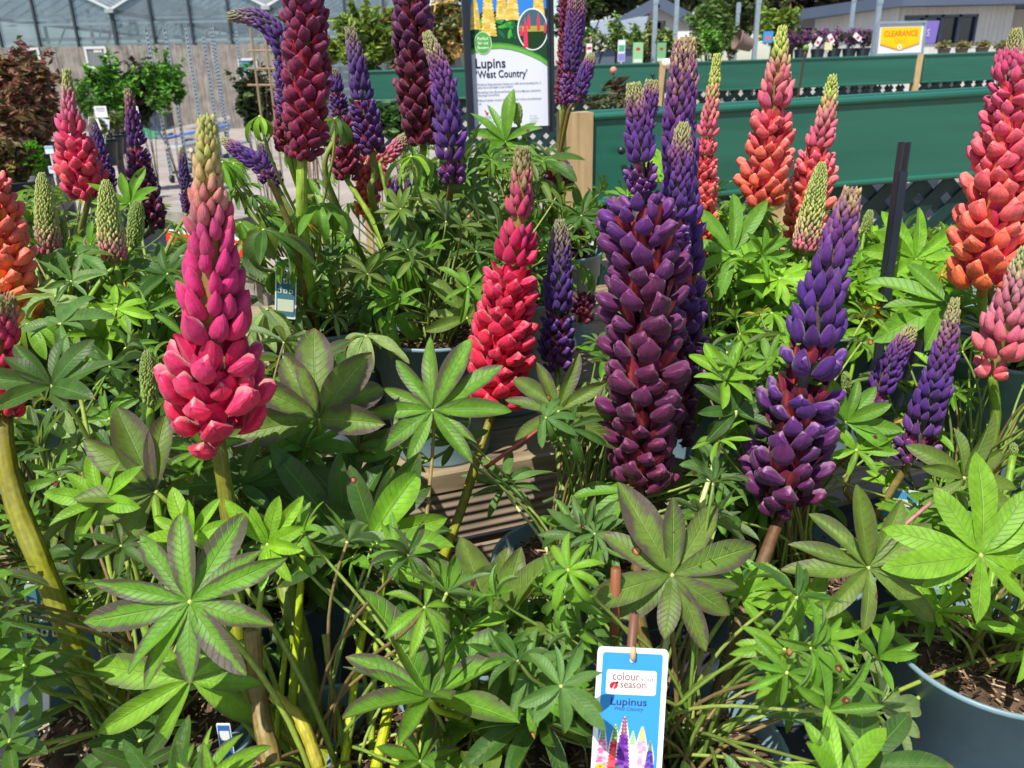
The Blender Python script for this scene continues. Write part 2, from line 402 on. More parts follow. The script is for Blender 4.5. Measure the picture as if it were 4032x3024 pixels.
def P_(*stops): return [(s, lin(c, 0.92)) for s, c in stops]
PAL = {
 'crimson': dict(w=P_((0, (176, 184, 96)), (.13, (184, 176, 100)), (.24, (196, 130, 112)), (.34, (196, 62, 112)), (.45, (200, 44, 118)), (.62, (212, 44, 112)), (.78, (232, 52, 104)), (1, (236, 44, 86))),
                 rim=lin((240, 170, 160)), rimk=.65, ban=lin((190, 14, 78)), cen=lin((225, 60, 110)), openat=.72, cal=lin((196, 170, 110)), stem=((120, 118, 40), (150, 160, 40))),
 'red': dict(w=P_((0, (140, 138, 84)), (.10, (160, 140, 90)), (.20, (196, 80, 110)), (.38, (208, 34, 92)), (.60, (230, 44, 84)), (1, (232, 38, 68))),
                 rim=lin((240, 150, 150)), rimk=.4, ban=lin((214, 20, 66)), cen=lin((226, 50, 90)), openat=.5, cal=lin((190, 150, 100)), stem=((130, 120, 40), (150, 160, 40))),
 'plum': dict(w=P_((0, (180, 165, 110)), (.10, (150, 90, 110)), (.2, (100, 45, 115)), (.34, (88, 46, 124)), (.42, (98, 38, 108)), (.6, (96, 32, 80)), (1, (104, 30, 74))),
                 rim=lin((170, 110, 160)), rimk=.3, ban=lin((104, 18, 54)), cen=lin((222, 80, 62)), openat=.36, cal=lin((170, 150, 110)), stem=((104, 66, 54), (116, 112, 56))),
 'plumbody': dict(w=P_((0, (92, 38, 116)), (.10, (96, 38, 104)), (.3, (98, 34, 84)), (.6, (98, 30, 74)), (1, (104, 28, 68))),
                 rim=lin((176, 100, 150)), rimk=.22, ban=lin((112, 18, 54)), cen=lin((230, 84, 62)), openat=-1, cal=lin((170, 150, 110)), stem=((104, 66, 54), (116, 112, 56))),
 'purpleplum': dict(w=P_((0, (196, 170, 116)), (.06, (160, 110, 118)), (.12, (112, 54, 122)), (.3, (86, 44, 126)), (.5, (84, 42, 124)), (.68, (90, 38, 110)), (.85, (98, 34, 92)), (1, (106, 32, 82))),
                 rim=lin((200, 160, 190)), rimk=.42, ban=lin((108, 18, 54)), cen=lin((226, 80, 60)), openat=.5, cal=lin((190, 176, 120)), stem=((104, 66, 54), (116, 112, 56))),
 'orange': dict(w=P_((0, (236, 96, 100)), (.5, (244, 112, 86)), (1, (250, 136, 54))), rim=lin((252, 180, 140)), rimk=.3, ban=lin((240, 90, 60)), cen=lin((252, 170, 20)), openat=-1, cal=lin((200, 170, 110)), stem=((120, 150, 50), (130, 160, 50))),
 'rose': dict(w=P_((0, (180, 186, 110)), (.12, (176, 180, 110)), (.22, (206, 120, 140)), (.4, (212, 82, 124)), (.6, (230, 76, 104)), (.8, (238, 76, 92)), (1, (226, 56, 112))),
                 rim=lin((240, 160, 160)), rimk=.4, ban=lin((210, 40, 96)), cen=lin((230, 70, 100)), openat=.5, cal=lin((200, 180, 110)), stem=((120, 124, 50), (130, 150, 50))),
 'maroon': dict(w=P_((0, (110, 40, 90)), (.3, (96, 36, 84)), (.6, (104, 32, 64)), (1, (112, 28, 62))),
                 rim=lin((150, 80, 110)), rimk=.25, ban=lin((112, 16, 40)), cen=lin((200, 72, 56)), openat=.1, cal=lin((120, 90, 70)), stem=((150, 180, 60), (150, 175, 60))),
 'wine': dict(w=P_((0, (120, 50, 110)), (.3, (116, 36, 80)), (.6, (130, 30, 70)), (1, (126, 28, 66))),
                 rim=lin((170, 100, 130)), rimk=.25, ban=lin((160, 20, 54)), cen=lin((210, 60, 56)), openat=.1, cal=lin((120, 90, 70)), stem=((150, 180, 60), (160, 190, 70))),
 'purple': dict(w=P_((0, (178, 182, 110)), (.10, (176, 168, 116)), (.2, (150, 92, 130)), (.3, (112, 56, 134)), (.5, (88, 48, 132)), (.75, (92, 46, 128)), (1, (106, 48, 116))),
                 rim=lin((196, 160, 196)), rimk=.55, ban=lin((100, 30, 90)), cen=lin((200, 70, 80)), openat=.8, cal=lin((180, 170, 120)), stem=((126, 110, 60), (130, 120, 50))),
 'violet': dict(w=P_((0, (160, 164, 110)), (.14, (130, 100, 120)), (.3, (92, 56, 132)), (.7, (78, 44, 122)), (1, (96, 40, 110))),
                 rim=lin((170, 130, 190)), rimk=.45, ban=lin((110, 24, 70)), cen=lin((210, 70, 70)), openat=.6, cal=lin((160, 150, 100)), stem=((130, 140, 70), (130, 150, 60))),
 'coral': dict(w=P_((0, (190, 204, 96)), (.14, (196, 200, 100)), (.24, (220, 140, 130)), (.38, (222, 92, 124)), (.55, (236, 98, 110)), (.75, (244, 112, 92)), (1, (246, 104, 72))),
                 rim=lin((250, 190, 170)), rimk=.4, ban=lin((226, 66, 96)), cen=lin((246, 140, 30)), openat=.45, cal=lin((210, 190, 110)), stem=((120, 150, 50), (130, 160, 50))),
 'coralbloom': dict(w=P_((0, (206, 78, 124)), (.25, (222, 84, 118)), (.5, (236, 98, 104)), (.75, (246, 108, 86)), (1, (250, 122, 66))),
                 rim=lin((252, 170, 140)), rimk=.3, ban=lin((222, 60, 100)), cen=lin((250, 150, 20)), openat=.18, cal=lin((200, 170, 110)), stem=((120, 150, 50), (130, 160, 50))),
 'pink': dict(w=P_((0, (180, 190, 120)), (.15, (190, 180, 130)), (.3, (204, 130, 140)), (.6, (214, 110, 136)), (.85, (230, 112, 122)), (1, (238, 108, 110))),
                 rim=lin((240, 190, 180)), rimk=.6, ban=lin((220, 90, 120)), cen=lin((240, 130, 90)), openat=.8, cal=lin((190, 190, 120)), stem=((120, 150, 50), (130, 160, 50))),
 'green': dict(w=P_((0, (186, 200, 110)), (.55, (194, 204, 112)), (.75, (214, 184, 140)), (.88, (220, 130, 140)), (1, (214, 100, 130))),
                 rim=lin((226, 226, 160)), rimk=.5, ban=lin((220, 110, 130)), cen=lin((230, 150, 120)), openat=2, cal=lin((180, 200, 100)), stem=((110, 140, 40), (120, 150, 40))),
 'bud': dict(w=P_((0, (160, 184, 100)), (1, (172, 194, 96))),
                 rim=lin((200, 214, 140)), rimk=.4, ban=lin((180, 190, 110)), cen=lin((180, 190, 110)), openat=2, cal=lin((150, 180, 80)), stem=((120, 160, 40), (130, 170, 50))),
}
def catmull(pts, n):
    P = [Vector(p) for p in pts]
    if len(P) == 2: return [P[0].lerp(P[1], i / (n - 1)) for i in range(n)]
    Q = [P[0] * 2 - P[1]] + P + [P[-1] * 2 - P[-2]]
    out = []; m = len(P) - 1
    for i in range(n):
        t = i / (n - 1) * m; k = min(int(t), m - 1); u = t - k
        a, b, c, d = Q[k], Q[k+1], Q[k+2], Q[k+3]
        out.append(0.5 * ((2 * b) + (c - a) * u + (2*a - 5*b + 4*c - d) * u*u + (3*b - a - 3*c + d) * u**3))
    return out
def arclen(pts):
    a = [0.0]
    for i in range(1, len(pts)): a.append(a[-1] + (pts[i] - pts[i-1]).length)
    return np.array(a)
def pal_at(st, s):
    if s <= st[0][0]: return st[0][1]
    for (a, ca), (b, cb) in zip(st, st[1:]):
        if s <= b:
            return ca + (cb - ca) * ((s - a) / (b - a + 1e-9))
    return st[-1][1]

def flower_spike(parent, pts, rmax, pal, lod=1, prof=None, seed=0, gaps=(), label=None, dense=1.0):
    """pts: world points tip -> base; rmax: outer radius at the widest place"""
    rs = np.random.default_rng(seed + 101)
    p = PAL[pal]; cur = catmull(pts, 60); al = arclen(cur); L = al[-1]
    if prof is None: prof = [(0, .16), (.06, .28), (.2, .42), (.4, .60), (.6, .80), (.8, .97), (1, 1.0)]
    def rad(s): return rmax * float(np.interp(s, [q[0] for q in prof], [q[1] for q in prof]))
    def pos(s):
        x = s * L; i = int(np.searchsorted(al, x)) ; i = min(max(i, 1), len(cur) - 1)
        t = (x - al[i-1]) / (al[i] - al[i-1] + 1e-9)
        return cur[i-1].lerp(cur[i], t), (cur[i-1] - cur[i]).normalized()
    mb = MB()
    VW, FW, UW, SW, BW = WING[lod]; VB, FB, UB, SB, BB = BUD[lod]; VN, FN, UN, CN = BAN[lod]
    s = 0.012; k = 0
    while s < 0.995:
        r = rad(s); op = s > p['openat'] + rs.uniform(-.07, .07); q = 0.0 if op else min(1.0, s / max(p['openat'], .3))
        core = (0.36 if op else .1) * r + 0.001; axr = .10 * r + .0018
        if op: pitch = R(14); fl = (r - core) / 0.98
        else:
            pitch = R(74 - 24 * q); fl = min(r * (1.30 - .38 * q), rmax * (.09 + .86 * q) + .0016)
            core = max(0.0, r - fl * (math.cos(pitch) * .92 + .16))
        step = fl * (0.53 if op else (0.40 + 0.34 * q)) / dense
        wfl = fl * (0.72 if op else 0.50)
        n = max(5, int(round(2 * math.pi * (r * (0.68 if op else 0.66)) / (wfl * (1.42 if op else 1.10)))))
        n = min(n, 9 if op else 14)
        off = (k % 2) * math.pi / n + k * .03 + rs.uniform(-.08, .08)
        P, T = pos(s)
        ref = Vector((0, -1, 0)) if abs(T.y) < .9 else Vector((1, 0, 0))
        e1 = T.cross(ref).normalized(); e2 = T.cross(e1)
        for i in range(n):
            if s > .9 and rs.random() < (s - .88) * 2.6: continue
            if any(a < s < b for a, b in gaps) and rs.random() < 0.6: continue
            az = off + 2 * math.pi * (i + rs.uniform(-.17, .17)) / n
            out = e1 * math.cos(az) + e2 * math.sin(az)
            pt = pitch + rs.uniform(-.17, .17) if not op else pitch + rs.uniform(-.2, .3)
            ax = (out * math.cos(pt) + T * math.sin(pt)).normalized()
            sd_ = T.cross(out).normalized(); roll = rs.uniform(-.38, .38)
            upv = ax.cross(sd_) * -1
            if upv.dot(T) < 0: upv = -upv
            # bend of the flower about its own axis
            sd2 = sd_ * math.cos(roll) + upv * math.sin(roll); up2 = upv * math.cos(roll) - sd_ * math.sin(roll)
            f = fl * (rs.uniform(.84, 1.16) if op else rs.uniform(.88, 1.1))
            Mx = np.array([list(ax), list(sd2), list(up2)])
            o = np.array(P + out * core * (.9 if op else 1.0) + T * rs.uniform(-.14, .14) * step)
            c = pal_at(p['w'], min(1, max(0, s + rs.uniform(-.055, .055)))) * rs.uniform(.84, 1.16) * (1 + rs.uniform(-.10, .10, 3))
            rim = p['rim']
            V0 = VW if op else VB
            Vw = V0 * np.array([rs.uniform(.88, 1.12), rs.uniform(.86, 1.14), rs.uniform(.86, 1.16)]) + rs.normal(size=V0.shape) * (.012 if op else .004)
            Vw = Vw + np.outer(Vw[:, 0] ** 2, [0, rs.uniform(-.14, .14), rs.uniform(-.06, .12)])
            if op and rs.random() < .035: continue
            if op:
                col = c[None, :] * (1 - (.35 + .9 * p['rimk']) * .8 * SW[:, None]) + rim[None, :] * ((.35 + .9 * p['rimk']) * .8 * SW[:, None])
                col = col * (1 - .35 * BW[:, None]) + p['ban'][None, :] * (.35 * BW[:, None])
                mb.add((Vw * f) @ Mx + o, FW, 0, col, UW)
                if s < .07 and p['openat'] < 0: continue
                br = rs.uniform(-.12, .22); cb, sb = math.cos(br), math.sin(br)
                V2 = VN.copy(); V2[:, 0], V2[:, 2] = VN[:, 0]*cb + VN[:, 2]*sb*.6, VN[:, 2]*cb - VN[:, 0]*sb
                bc = p['ban'] * rs.uniform(.85, 1.15)
                col = bc[None, :] * (1 - CN[:, None]) + p['cen'][None, :] * CN[:, None] * rs.uniform(.7, 1.05)
                mb.add((V2 * f * .98) @ Mx + o, FN, 0, col, UN)
            else:
                kk = p['rimk'] * (0.5 + .5 * math.sin(math.pi * min(1, s / .5)))
                w = np.clip(SB * .7 * kk + np.clip(BB - .1, 0, 1) * .9 * kk, 0, 1)[:, None]
                mix = p['cal'][None, :] * np.clip(BB * .9, 0, 1)[:, None] + rim[None, :] * (1 - np.clip(BB * .9, 0, 1)[:, None])
                col = c[None, :] * (1 - w) + mix * w
                mb.add((Vw * f * np.array([1, .94, 1])) @ Mx + o, FB, 0, col, UB)
        s += max(step / L, 0.006); k += 1
    # axis of the spike
    c0, c1 = lin(p['stem'][0], .8), lin(p['stem'][1], .8)
    sp = [pos(x / 14)[0] for x in range(15)]
    rr = [0.0014 + (.10 if x / 14 > p['openat'] - .12 else .34) * rad(x / 14) for x in range(15)]
    mb.tube(sp, rr, 8, 0, np.array([c1 * .6 + np.array(pal_at(p['w'], x / 14)) * .3 for x in range(15)]))
    nodes = mb.build('flower_spike', M['petal'], parent, smooth=True, label=label)
    return nodes
def stem_part(parent, pts, r0, r1, c0, c1, seg=12, name='stem'):
    cur = catmull(pts, 22); n = len(cur)
    rs = np.random.default_rng(int(abs(pts[0][0]) * 1e5) % 9973)
    rad = [r0 + (r1 - r0) * i / (n - 1) * (1 + .05 * rs.uniform(-1, 1)) for i in range(n)]
    a, b = lin(c0, .8), lin(c1, .8)
    col = np.array([a + (b - a) * (i / (n - 1)) * 1.0 + rs.uniform(-.01, .01) for i in range(n)])
    mb = MB(); mb.tube(cur, rad, seg * 2, 0, np.clip(col, 0, 1))
    v = mb.v[0].reshape(n, seg * 2, 3); cc = v.mean(1, keepdims=True)
    rib = 1 + .07 * np.cos(np.arange(seg * 2) * math.pi)[None, :, None] + .04 * rs.normal(size=(n, 1, 1)) + .03 * rs.normal(size=(n, seg * 2, 1))
    mb.v[0] = (cc + (v - cc) * rib).reshape(-1, 3)
    cl = mb.col[0].reshape(n, seg * 2, 3) * (1 + .16 * np.cos(np.arange(seg * 2) * math.pi + .6))[None, :, None] * (1 + .10 * rs.normal(size=(n, seg * 2, 1)))
    mb.col[0] = np.clip(cl, 0, 1).reshape(-1, 3)
    return mb.build(name, M['stem'], parent, smooth=True)

LEAFC = {'bright': (130, 186, 42), 'lime': (152, 208, 50), 'green': (108, 164, 44), 'dark': (68, 112, 40), 'olive': (112, 140, 54),
         'pale': (158, 186, 112), 'blue': (100, 146, 70), 'yellow': (206, 170, 40), 'dry': (150, 110, 70)}
def leaf(parent, hub, n, normal, radius, up=None, base=None, cup=0.25, droop=0.5, colr='green', pv=0.0, spin=0.0, gap=0.0, wid=.25,
         seed=0, lod=1, pet=0.0017, petcol=(150, 170, 70), fold=.5, name='leaf', lenvar=.18, sag=None):
    """palmate leaf: n leaflets about hub. spin: degrees the gap is turned from straight down"""
    rs = np.random.default_rng(seed + 5)
    hub = Vector(hub); nn = Vector(normal).normalized()
    up = Vector(up) if up is not None else Vector((0, 0.35, 1))
    e2 = (up - nn * up.dot(nn)); e2 = e2.normalized() if e2.length > .05 else Vector((0, 1, 0))
    e1 = e2.cross(nn)
    mb = MB()
    nu, tv = (10, (-1, -.55, 0, .55, 1)) if lod == 1 else ((14, (-1, -.7, -.35, 0, .35, .7, 1)) if lod == 2 else (6, (-1, 0, 1)))
    nv = len(tv); F = grid_faces(nu, nv)[:, ::-1]
    base_c = lin(LEAFC.get(colr, colr) if isinstance(colr, str) else colr, .8)
    span = 2 * math.pi - R(gap)
    for i in range(n):
        a = -math.pi / 2 + R(gap) / 2 + R(spin) + span * (i + .5 + rs.uniform(-.3, .3)) / n
        d = e1 * math.cos(a) + e2 * math.sin(a)
        side = nn.cross(d).normalized()
        Ln = radius * (1 + rs.uniform(-lenvar, lenvar)) * (1 - .16 * max(0, -math.sin(a - R(spin))))
        el = cup + rs.uniform(-.32, .32); k = -droop * rs.uniform(.3, 1.8)
        w0 = Ln * wid * rs.uniform(.74, 1.12) * .5
        tw = rs.uniform(-.8, .8); fo = fold * rs.uniform(.4, 1.4); sb = rs.uniform(-.12, .12)
        p = np.array(hub, dtype=float); ds = Ln / (nu - 1)
        V = []; U = []
        dd, nv3, sd3 = np.array(d), np.array(nn), np.array(side)
        for j in range(nu):
            s = j / (nu - 1); e = el + k * s
            dirv = dd * math.cos(e) + nv3 * math.sin(e) + sd3 * sb * s
            up_l = nv3 * math.cos(e) - dd * math.sin(e)
            if j: p = p + dirv * ds
            ww = w0 * (math.sin(math.pi * min(1, (0.03 + .97 * s) ** 1.25)) ** 0.72 if s < .999 else 0.015) + Ln * .004
            if s < .12: ww *= .25 + .75 * s / .12
            wav = .10 * math.sin(s * 9 + i * 2.1) * w0
            t2 = tw * s
            sx = sd3 * math.cos(t2) + up_l * math.sin(t2); ux = up_l * math.cos(t2) - sd3 * math.sin(t2)
            for t in tv:
                V.append(p + sx * (ww * t) + ux * (abs(t) ** 1.2 * fo * ww + (wav * t * abs(t)))); U.append((t, s))
        cc = base_c * rs.uniform(.86, 1.14) * np.array([1 + rs.uniform(-.06, .06), 1, 1])
        mb.add(np.array(V), F, 0, np.clip(cc, 0, 1), U, pv * rs.uniform(.7, 1.3))
    if base is not None:
        b = Vector(base); dist = (hub - b).length
        sgg = .45 * max(.05, min(1, (hub.z - b.z) / (dist + 1e-6) * 1.1)) if sag is None else sag
        p1 = b + Vector((0, 0, 1)) * dist * sgg + (hub - b) * .15; p2 = hub - nn * dist * .22 + (b - hub) * .08
        cv = []
        for j in range(11):
            t = j / 10; cv.append(b * (1-t)**3 + p1 * 3*t*(1-t)**2 + p2 * 3*t*t*(1-t) + hub * t**3)
        pc = lin(petcol, .8)
        mb.tube(cv, [pet * (1.25 - .35 * j / 10) for j in range(11)], 6, 1, pc * rs.uniform(.85, 1.1))
    # little hub
    mb.tube([hub - nn * .0012, hub + nn * .0010], [pet * 1.3, pet * .7], 6, 1, lin((190, 200, 110), .9))
    return mb.build(name, [M['leaf'], M['stem']], parent, smooth=True)

def pot_parts(parent, c, z0, rr, h, mat, soil=True, tall_collar=.26, seed=0, lod=48):
    """c: (x, y); z0 bottom; rr rim radius; h height"""
    mb = MB(); rb = rr * .74; ch = h * tall_collar; t = .0028
    q = lambda z: rb + (rr * .925 - rb) * (z / (h - ch))
    prof = [(0.001, .004), (rb * .96, .004), (rb * .96, 0), (rb, 0), (rb, .004), (q(h - ch), h - ch), (rr * .965, h - ch + .0015), (rr * .985, h - .006), (rr * 1.012, h - .0055),
            (rr * 1.018, h - .003), (rr * 1.012, h), (rr * .985, h), (rr * .968, h - .002), (rr * .94, h - ch), (q(h - ch) - t, h - ch - .004), (rb - t, .02)]
    mb.lathe(prof, (c[0], c[1], z0), lod)
    mb.build('pot', mat, parent, smooth=True)
    if soil:
        rs = np.random.default_rng(seed + 77); mb = MB(); zs = z0 + h * .90
        V = [(c[0], c[1], zs + .006)]; nr, ns = 7, 28
        for i in range(1, nr + 1):
            for k in range(ns):
                a = 2 * math.pi * k / ns; r = rr * .935 * i / nr
                V.append((c[0] + r * math.cos(a), c[1] + r * math.sin(a), zs + (rs.uniform(-.004, .006) if i < nr else -.004)))
        F = [(0, 1 + k, 1 + (k + 1) % ns) for k in range(ns)]
        for i in range(nr - 1):
            for k in range(ns):
                k2 = (k + 1) % ns; a = 1 + i * ns; b = a + ns
                F.append((a + k, b + k, b + k2, a + k2))
        mb.add(V, F, 0)
        for _ in range(520):                                           # bark chips and fibres
            a = rs.uniform(0, 6.283); r = rr * .9 * math.sqrt(rs.random()); s = rs.uniform(.0008, .0034)
            rot = Matrix.Rotation(rs.uniform(0, 6.28), 3, 'Z') @ Matrix.Rotation(rs.uniform(-.9, .9), 3, 'X')
            cc = [(150, 120, 90), (90, 66, 48), (60, 44, 34), (176, 150, 116)][rs.integers(4)]
            mb.box((c[0] + r * math.cos(a), c[1] + r * math.sin(a), zs + rs.uniform(.002, .008)), (s * rs.uniform(1, 6), s * .6, s * .35), rot, 1, lin(cc, .8))
        mb.build('soil', [M['soil'], M['paint']], parent)

PROT = []        # (px, py, half width px, Y) : keep loose leaves out of these
def protect_line(pts, wpx, Y):
    for a, b in zip(pts, pts[1:]):
        for t in np.linspace(0, 1, 8):
            PROT.append(((a[0] + (b[0]-a[0])*t) * K, (a[1] + (b[1]-a[1])*t) * K, wpx * K, Y))
def blocked(hub, rad):
    x, y, d = proj(hub); rp = rad * F_ / d
    for (a, b, w, Y) in PROT:
        if hub.y < Y + .02 and (x - a) ** 2 + (y - b) ** 2 < (w + rp * .62) ** 2: return True
    return False

PLANTS = {}
SEED = [0]
def lupin(key, px, py, Y, tier, label, rr=.098, h=.195, mat='pot', r_can=.15, top=.26, nleaf=30, cols=('green', 'bright', 'dark'), pv=.3,
          lr=(.034, .060), mode='mix', potted=True, lodp=48):
    """a potted lupin; (px, py) display pixel of the rim centre"""
    p = D(px, py, Y); z0 = tier
    e = empty('potted_lupin', (p.x, p.y, z0), label, 'lupin plant', 'potted lupins for sale on the staging')
    pot_parts(e, (p.x, p.y), z0, rr, h, M[mat], seed=len(PLANTS), lod=lodp)
    PLANTS[key] = dict(e=e, c=Vector((p.x, p.y, z0 + h * .9)), rim=z0 + h, r_can=r_can, top=top, n=nleaf, cols=cols, pv=pv, lr=lr, mode=mode, rr=rr, cnt=0)
    return e
def crown(P, rs):
    a = rs.uniform(0, 6.28); r = P['rr'] * .35 * math.sqrt(rs.random())
    return P['c'] + Vector((r * math.cos(a), r * math.sin(a), 0))
def spike(key, dpts, Y, wbot, pal, lod=1, stem=None, sr=(.0045, .006), prof=None, gaps=(), dY=0.0, prot=True, label=None, dense=1.0):
    """dpts: display points tip -> base of the flowers; stem: further display points down to the pot (or None: straight to the crown)"""
    P = PLANTS[key]; SEED[0] += 1
    pts = [D(x, y, Y + dY * i) for i, (x, y) in enumerate(dpts)]
    rm = pxsize(wbot * K / 2, pts[-1])
    flower_spike(P['e'], pts, rm, pal, lod, prof, SEED[0], gaps, label, dense)
    rs = np.random.default_rng(SEED[0] * 3)
    base = crown(P, rs)
    sp = [pts[-1].lerp(pts[-2], .06)] + [D(x, y, yy) for x, y, yy in (stem or [])]
    if not stem:
        mid = pts[-1].lerp(base, .45); mid.z = mid.z + .02; sp.append(mid)
    sp.append(base)
    c0, c1 = PAL[pal]['stem']
    stem_part(P['e'], sp, sr[0], sr[1], c0, c1)
    if prot: protect_line(dpts, wbot * .42, Y)
    if stem and Y < .9:
        for a, b in zip([(dpts[-1][0], dpts[-1][1], Y)] + list(stem), stem): protect_line([a[:2], b[:2]], 20, (a[2] + b[2]) / 2)
    return P
def L_(key, x, y, Y, r, n, mode='cam', colr='green', pv=0.0, spin=0, gap=20, wid=.26, cup=None, droop=None, lod=2, pet=.002, petcol=(150, 170, 70), base=None, nrm=None, fold=.55, lenvar=.2, sag=None):
    """named leaf at a display pixel; mode sets how it faces"""
    P = PLANTS[key]; SEED[0] += 1; P['cnt'] += 1
    hub = D(x, y, Y); rad = pxsize(r * K, hub)
    N = {'cam': (0, -.75, .66), 'flat': (0, -.25, 1), 'up': (0, -.15, 1), 'droop': (0, -.1, 1), 'face': (0, -1, .25), 'left': (-.6, -.5, .6), 'right': (.6, -.5, .6)}[mode]
    cd = {'cam': (.22, .45), 'flat': (.2, .5), 'up': (1.0, .35), 'droop': (-.25, 1.25), 'face': (.2, .45), 'left': (.25, .4), 'right': (.25, .4)}[mode]
    rs = np.random.default_rng(SEED[0] * 7)
    b = D(*base) if base is not None else crown(P, rs)
    return leaf(P['e'], hub, n, nrm or N, rad, None, b, cd[0] if cup is None else cup, cd[1] if droop is None else droop, colr, pv, spin, gap, wid,
                SEED[0], lod, pet, petcol, fold, lenvar=lenvar, sag=sag)
def fill_leaves():
    for key, P in PLANTS.items():
        rs = np.random.default_rng(abs(hash(key)) % 1 + sum(ord(ch) * (i + 3) for i, ch in enumerate(key)))
        made = 0; tries = 0; want = min(int(P['n'] * 1.45), 98 - P['cnt'])
        while made < want and tries < want * 8:
            tries += 1
            f = rs.random() ** .8
            hh = .01 + P['top'] * f
            a = rs.uniform(0, 6.283); r = P['r_can'] * math.sqrt(rs.uniform(.04, 1)) * (1 - .25 * abs(f - .5) * 2)
            hub = Vector((P['c'].x + r * math.cos(a), P['c'].y + r * math.sin(a), P['rim'] + hh))
            rad = rs.uniform(*P['lr']) * (1 - .25 * f)
            if hub.y < .36 or blocked(hub, rad): continue
            outw = Vector((math.cos(a), math.sin(a), 0))
            md = P['mode']
            if md == 'wilt': cup, dr, nn = rs.uniform(-.7, -.1), rs.uniform(.7, 1.4), Vector((0, 0, 1)) + outw * .3
            else:
                nn = Vector((0, 0, 1)) + outw * rs.uniform(.1, 1.15) + Vector((rs.normal() * .25, -.2 + rs.normal() * .25, 0)); cup, dr = rs.uniform(-.25, .95), rs.uniform(.1, 1.1)
            c = P['cols'][rs.integers(len(P['cols']))]
            if rs.random() < .05 and hub.y > .8: c = 'yellow'; rad *= .6
            SEED[0] += 1
            leaf(P['e'], hub, int(rs.integers(7, 11)), nn, rad, None, crown(P, rs), cup, dr, c, P['pv'] * rs.choice([0, .5, 1, 1.6]), rs.uniform(0, 360), rs.uniform(0, 50),
                 rs.uniform(.19, .29), SEED[0], 1, .0014, [(120, 150, 60), (150, 170, 80), (110, 130, 60), (130, 110, 70)][rs.integers(4)], rs.uniform(.25, 1.1))
            made += 1; P['cnt'] += 1

def bare_stem(key, pts, r0, r1, c0=(150, 170, 40), c1=(140, 160, 40)):
    P = PLANTS[key]; stem_part(P['e'], [D(*q) for q in pts], r0, r1, c0, c1, 10)

# ================================================================== staging (two tiers)
Z1, Z2 = 0.57, 0.762
M['deck'] = m_wood('weathered_deck_board', (96, 84, 70), (186, 166, 128), 'X', grooves=0, k=.8)
M['riser'] = m_wood('grooved_riser_board', (112, 100, 88), (190, 168, 142), 'X', grooves=420, k=.8)
M['timber'] = m_wood('sawn_timber', (150, 122, 84), (206, 178, 134), 'Z', k=.85)
M['greytimber'] = m_wood('grey_bench_timber', (98, 94, 88), (176, 170, 158), 'Y', k=.85)
def make_fabric():
    m, nt, b, n, l = newmat('black_woven_fabric')
    tc = n.new('ShaderNodeTexCoord').outputs['Object']
    s = n.new('ShaderNodeSeparateXYZ'); l.new(tc, s.inputs[0])
    wx = math_(n, l, 'SINE', math_(n, l, 'MULTIPLY', s.outputs[0], 2200.0)); wy = math_(n, l, 'SINE', math_(n, l, 'MULTIPLY', s.outputs[1], 2200.0))
    w = math_(n, l, 'MULTIPLY', wx, wy)
    nz = noise(n, l, 14, 5)
    base = ramp(n, l, nz, [(0.35, (0.012, 0.013, 0.016, 1)), (0.7, (0.045, 0.045, 0.05, 1))])
    # teal marker threads every 15 cm
    fr = math_(n, l, 'FRACT', math_(n, l, 'MULTIPLY', math_(n, l, 'ADD', s.outputs[1], math_(n, l, 'MULTIPLY', s.outputs[0], -0.28)), 7.0))
    th = math_(n, l, 'LESS_THAN', fr, 0.022)
    dash = math_(n, l, 'GREATER_THAN', math_(n, l, 'SINE', math_(n, l, 'MULTIPLY', s.outputs[0], 1500.0)), -0.3)
    c = mixrgb(n, l, base, (0.03, 0.30, 0.26, 1), math_(n, l, 'MULTIPLY', th, dash))
    l.new(c, b.inputs['Base Color']); setin(b, rough=.6, spec=.4)
    bump(n, l, b, math_(n, l, 'ADD', w, math_(n, l, 'MULTIPLY', nz, 3.0)), .35, .0015)
    return m
M['fabric'] = make_fabric()
A_ = at_z(1602, 1898, Z2); B_ = at_z(2130, 1800, Z2)
ud = Vector((B_.x - A_.x, B_.y - A_.y, 0)).normalized(); vd = Vector((-ud.y, ud.x, 0))      # along the riser, and back from it
def RP(a, b, z): q = A_ + ud * a + vd * b; return Vector((q.x, q.y, z))
ang_r = math.atan2(ud.y, ud.x)
st = empty('plant_staging', (A_.x, A_.y, 0), 'low two tiered wooden staging with slatted risers under the lupin pots', 'staging', rz=ang_r)
U0, U1 = -0.62, 2.2
bw = 0.118
for i in range(12):
    mb = MB(); b0 = i * (bw + .006)
    rot = Matrix.Rotation(ang_r, 3, 'Z')
    mb.box(RP((U0 + U1) / 2, b0 + bw / 2, Z2 - .014), (U1 - U0, bw, .028), rot); mb.build('deck_board', M['deck'], st)
for zt, zb in ((Z2 - .031, Z2 - .112), (Z2 - .134, Z1 + .004)):
    mb = MB(); mb.box(RP((U0 + U1) / 2, .015, (zt + zb) / 2), (U1 - U0, .026, zt - zb), Matrix.Rotation(ang_r, 3, 'Z')); mb.build('riser_board', M['riser'], st)
for a in (-.6, -.05, .6, 1.3, 2.1):
    mb = MB(); mb.box(RP(a, .06, Z2 / 2 - .016), (.06, .045, Z2 - .034), Matrix.Rotation(ang_r, 3, 'Z')); mb.build('leg', M['deck'], st)
    mb = MB(); mb.box(RP(a, 1.42, Z2 / 2 - .016), (.06, .045, Z2 - .034), Matrix.Rotation(ang_r, 3, 'Z')); mb.build('leg', M['deck'], st)
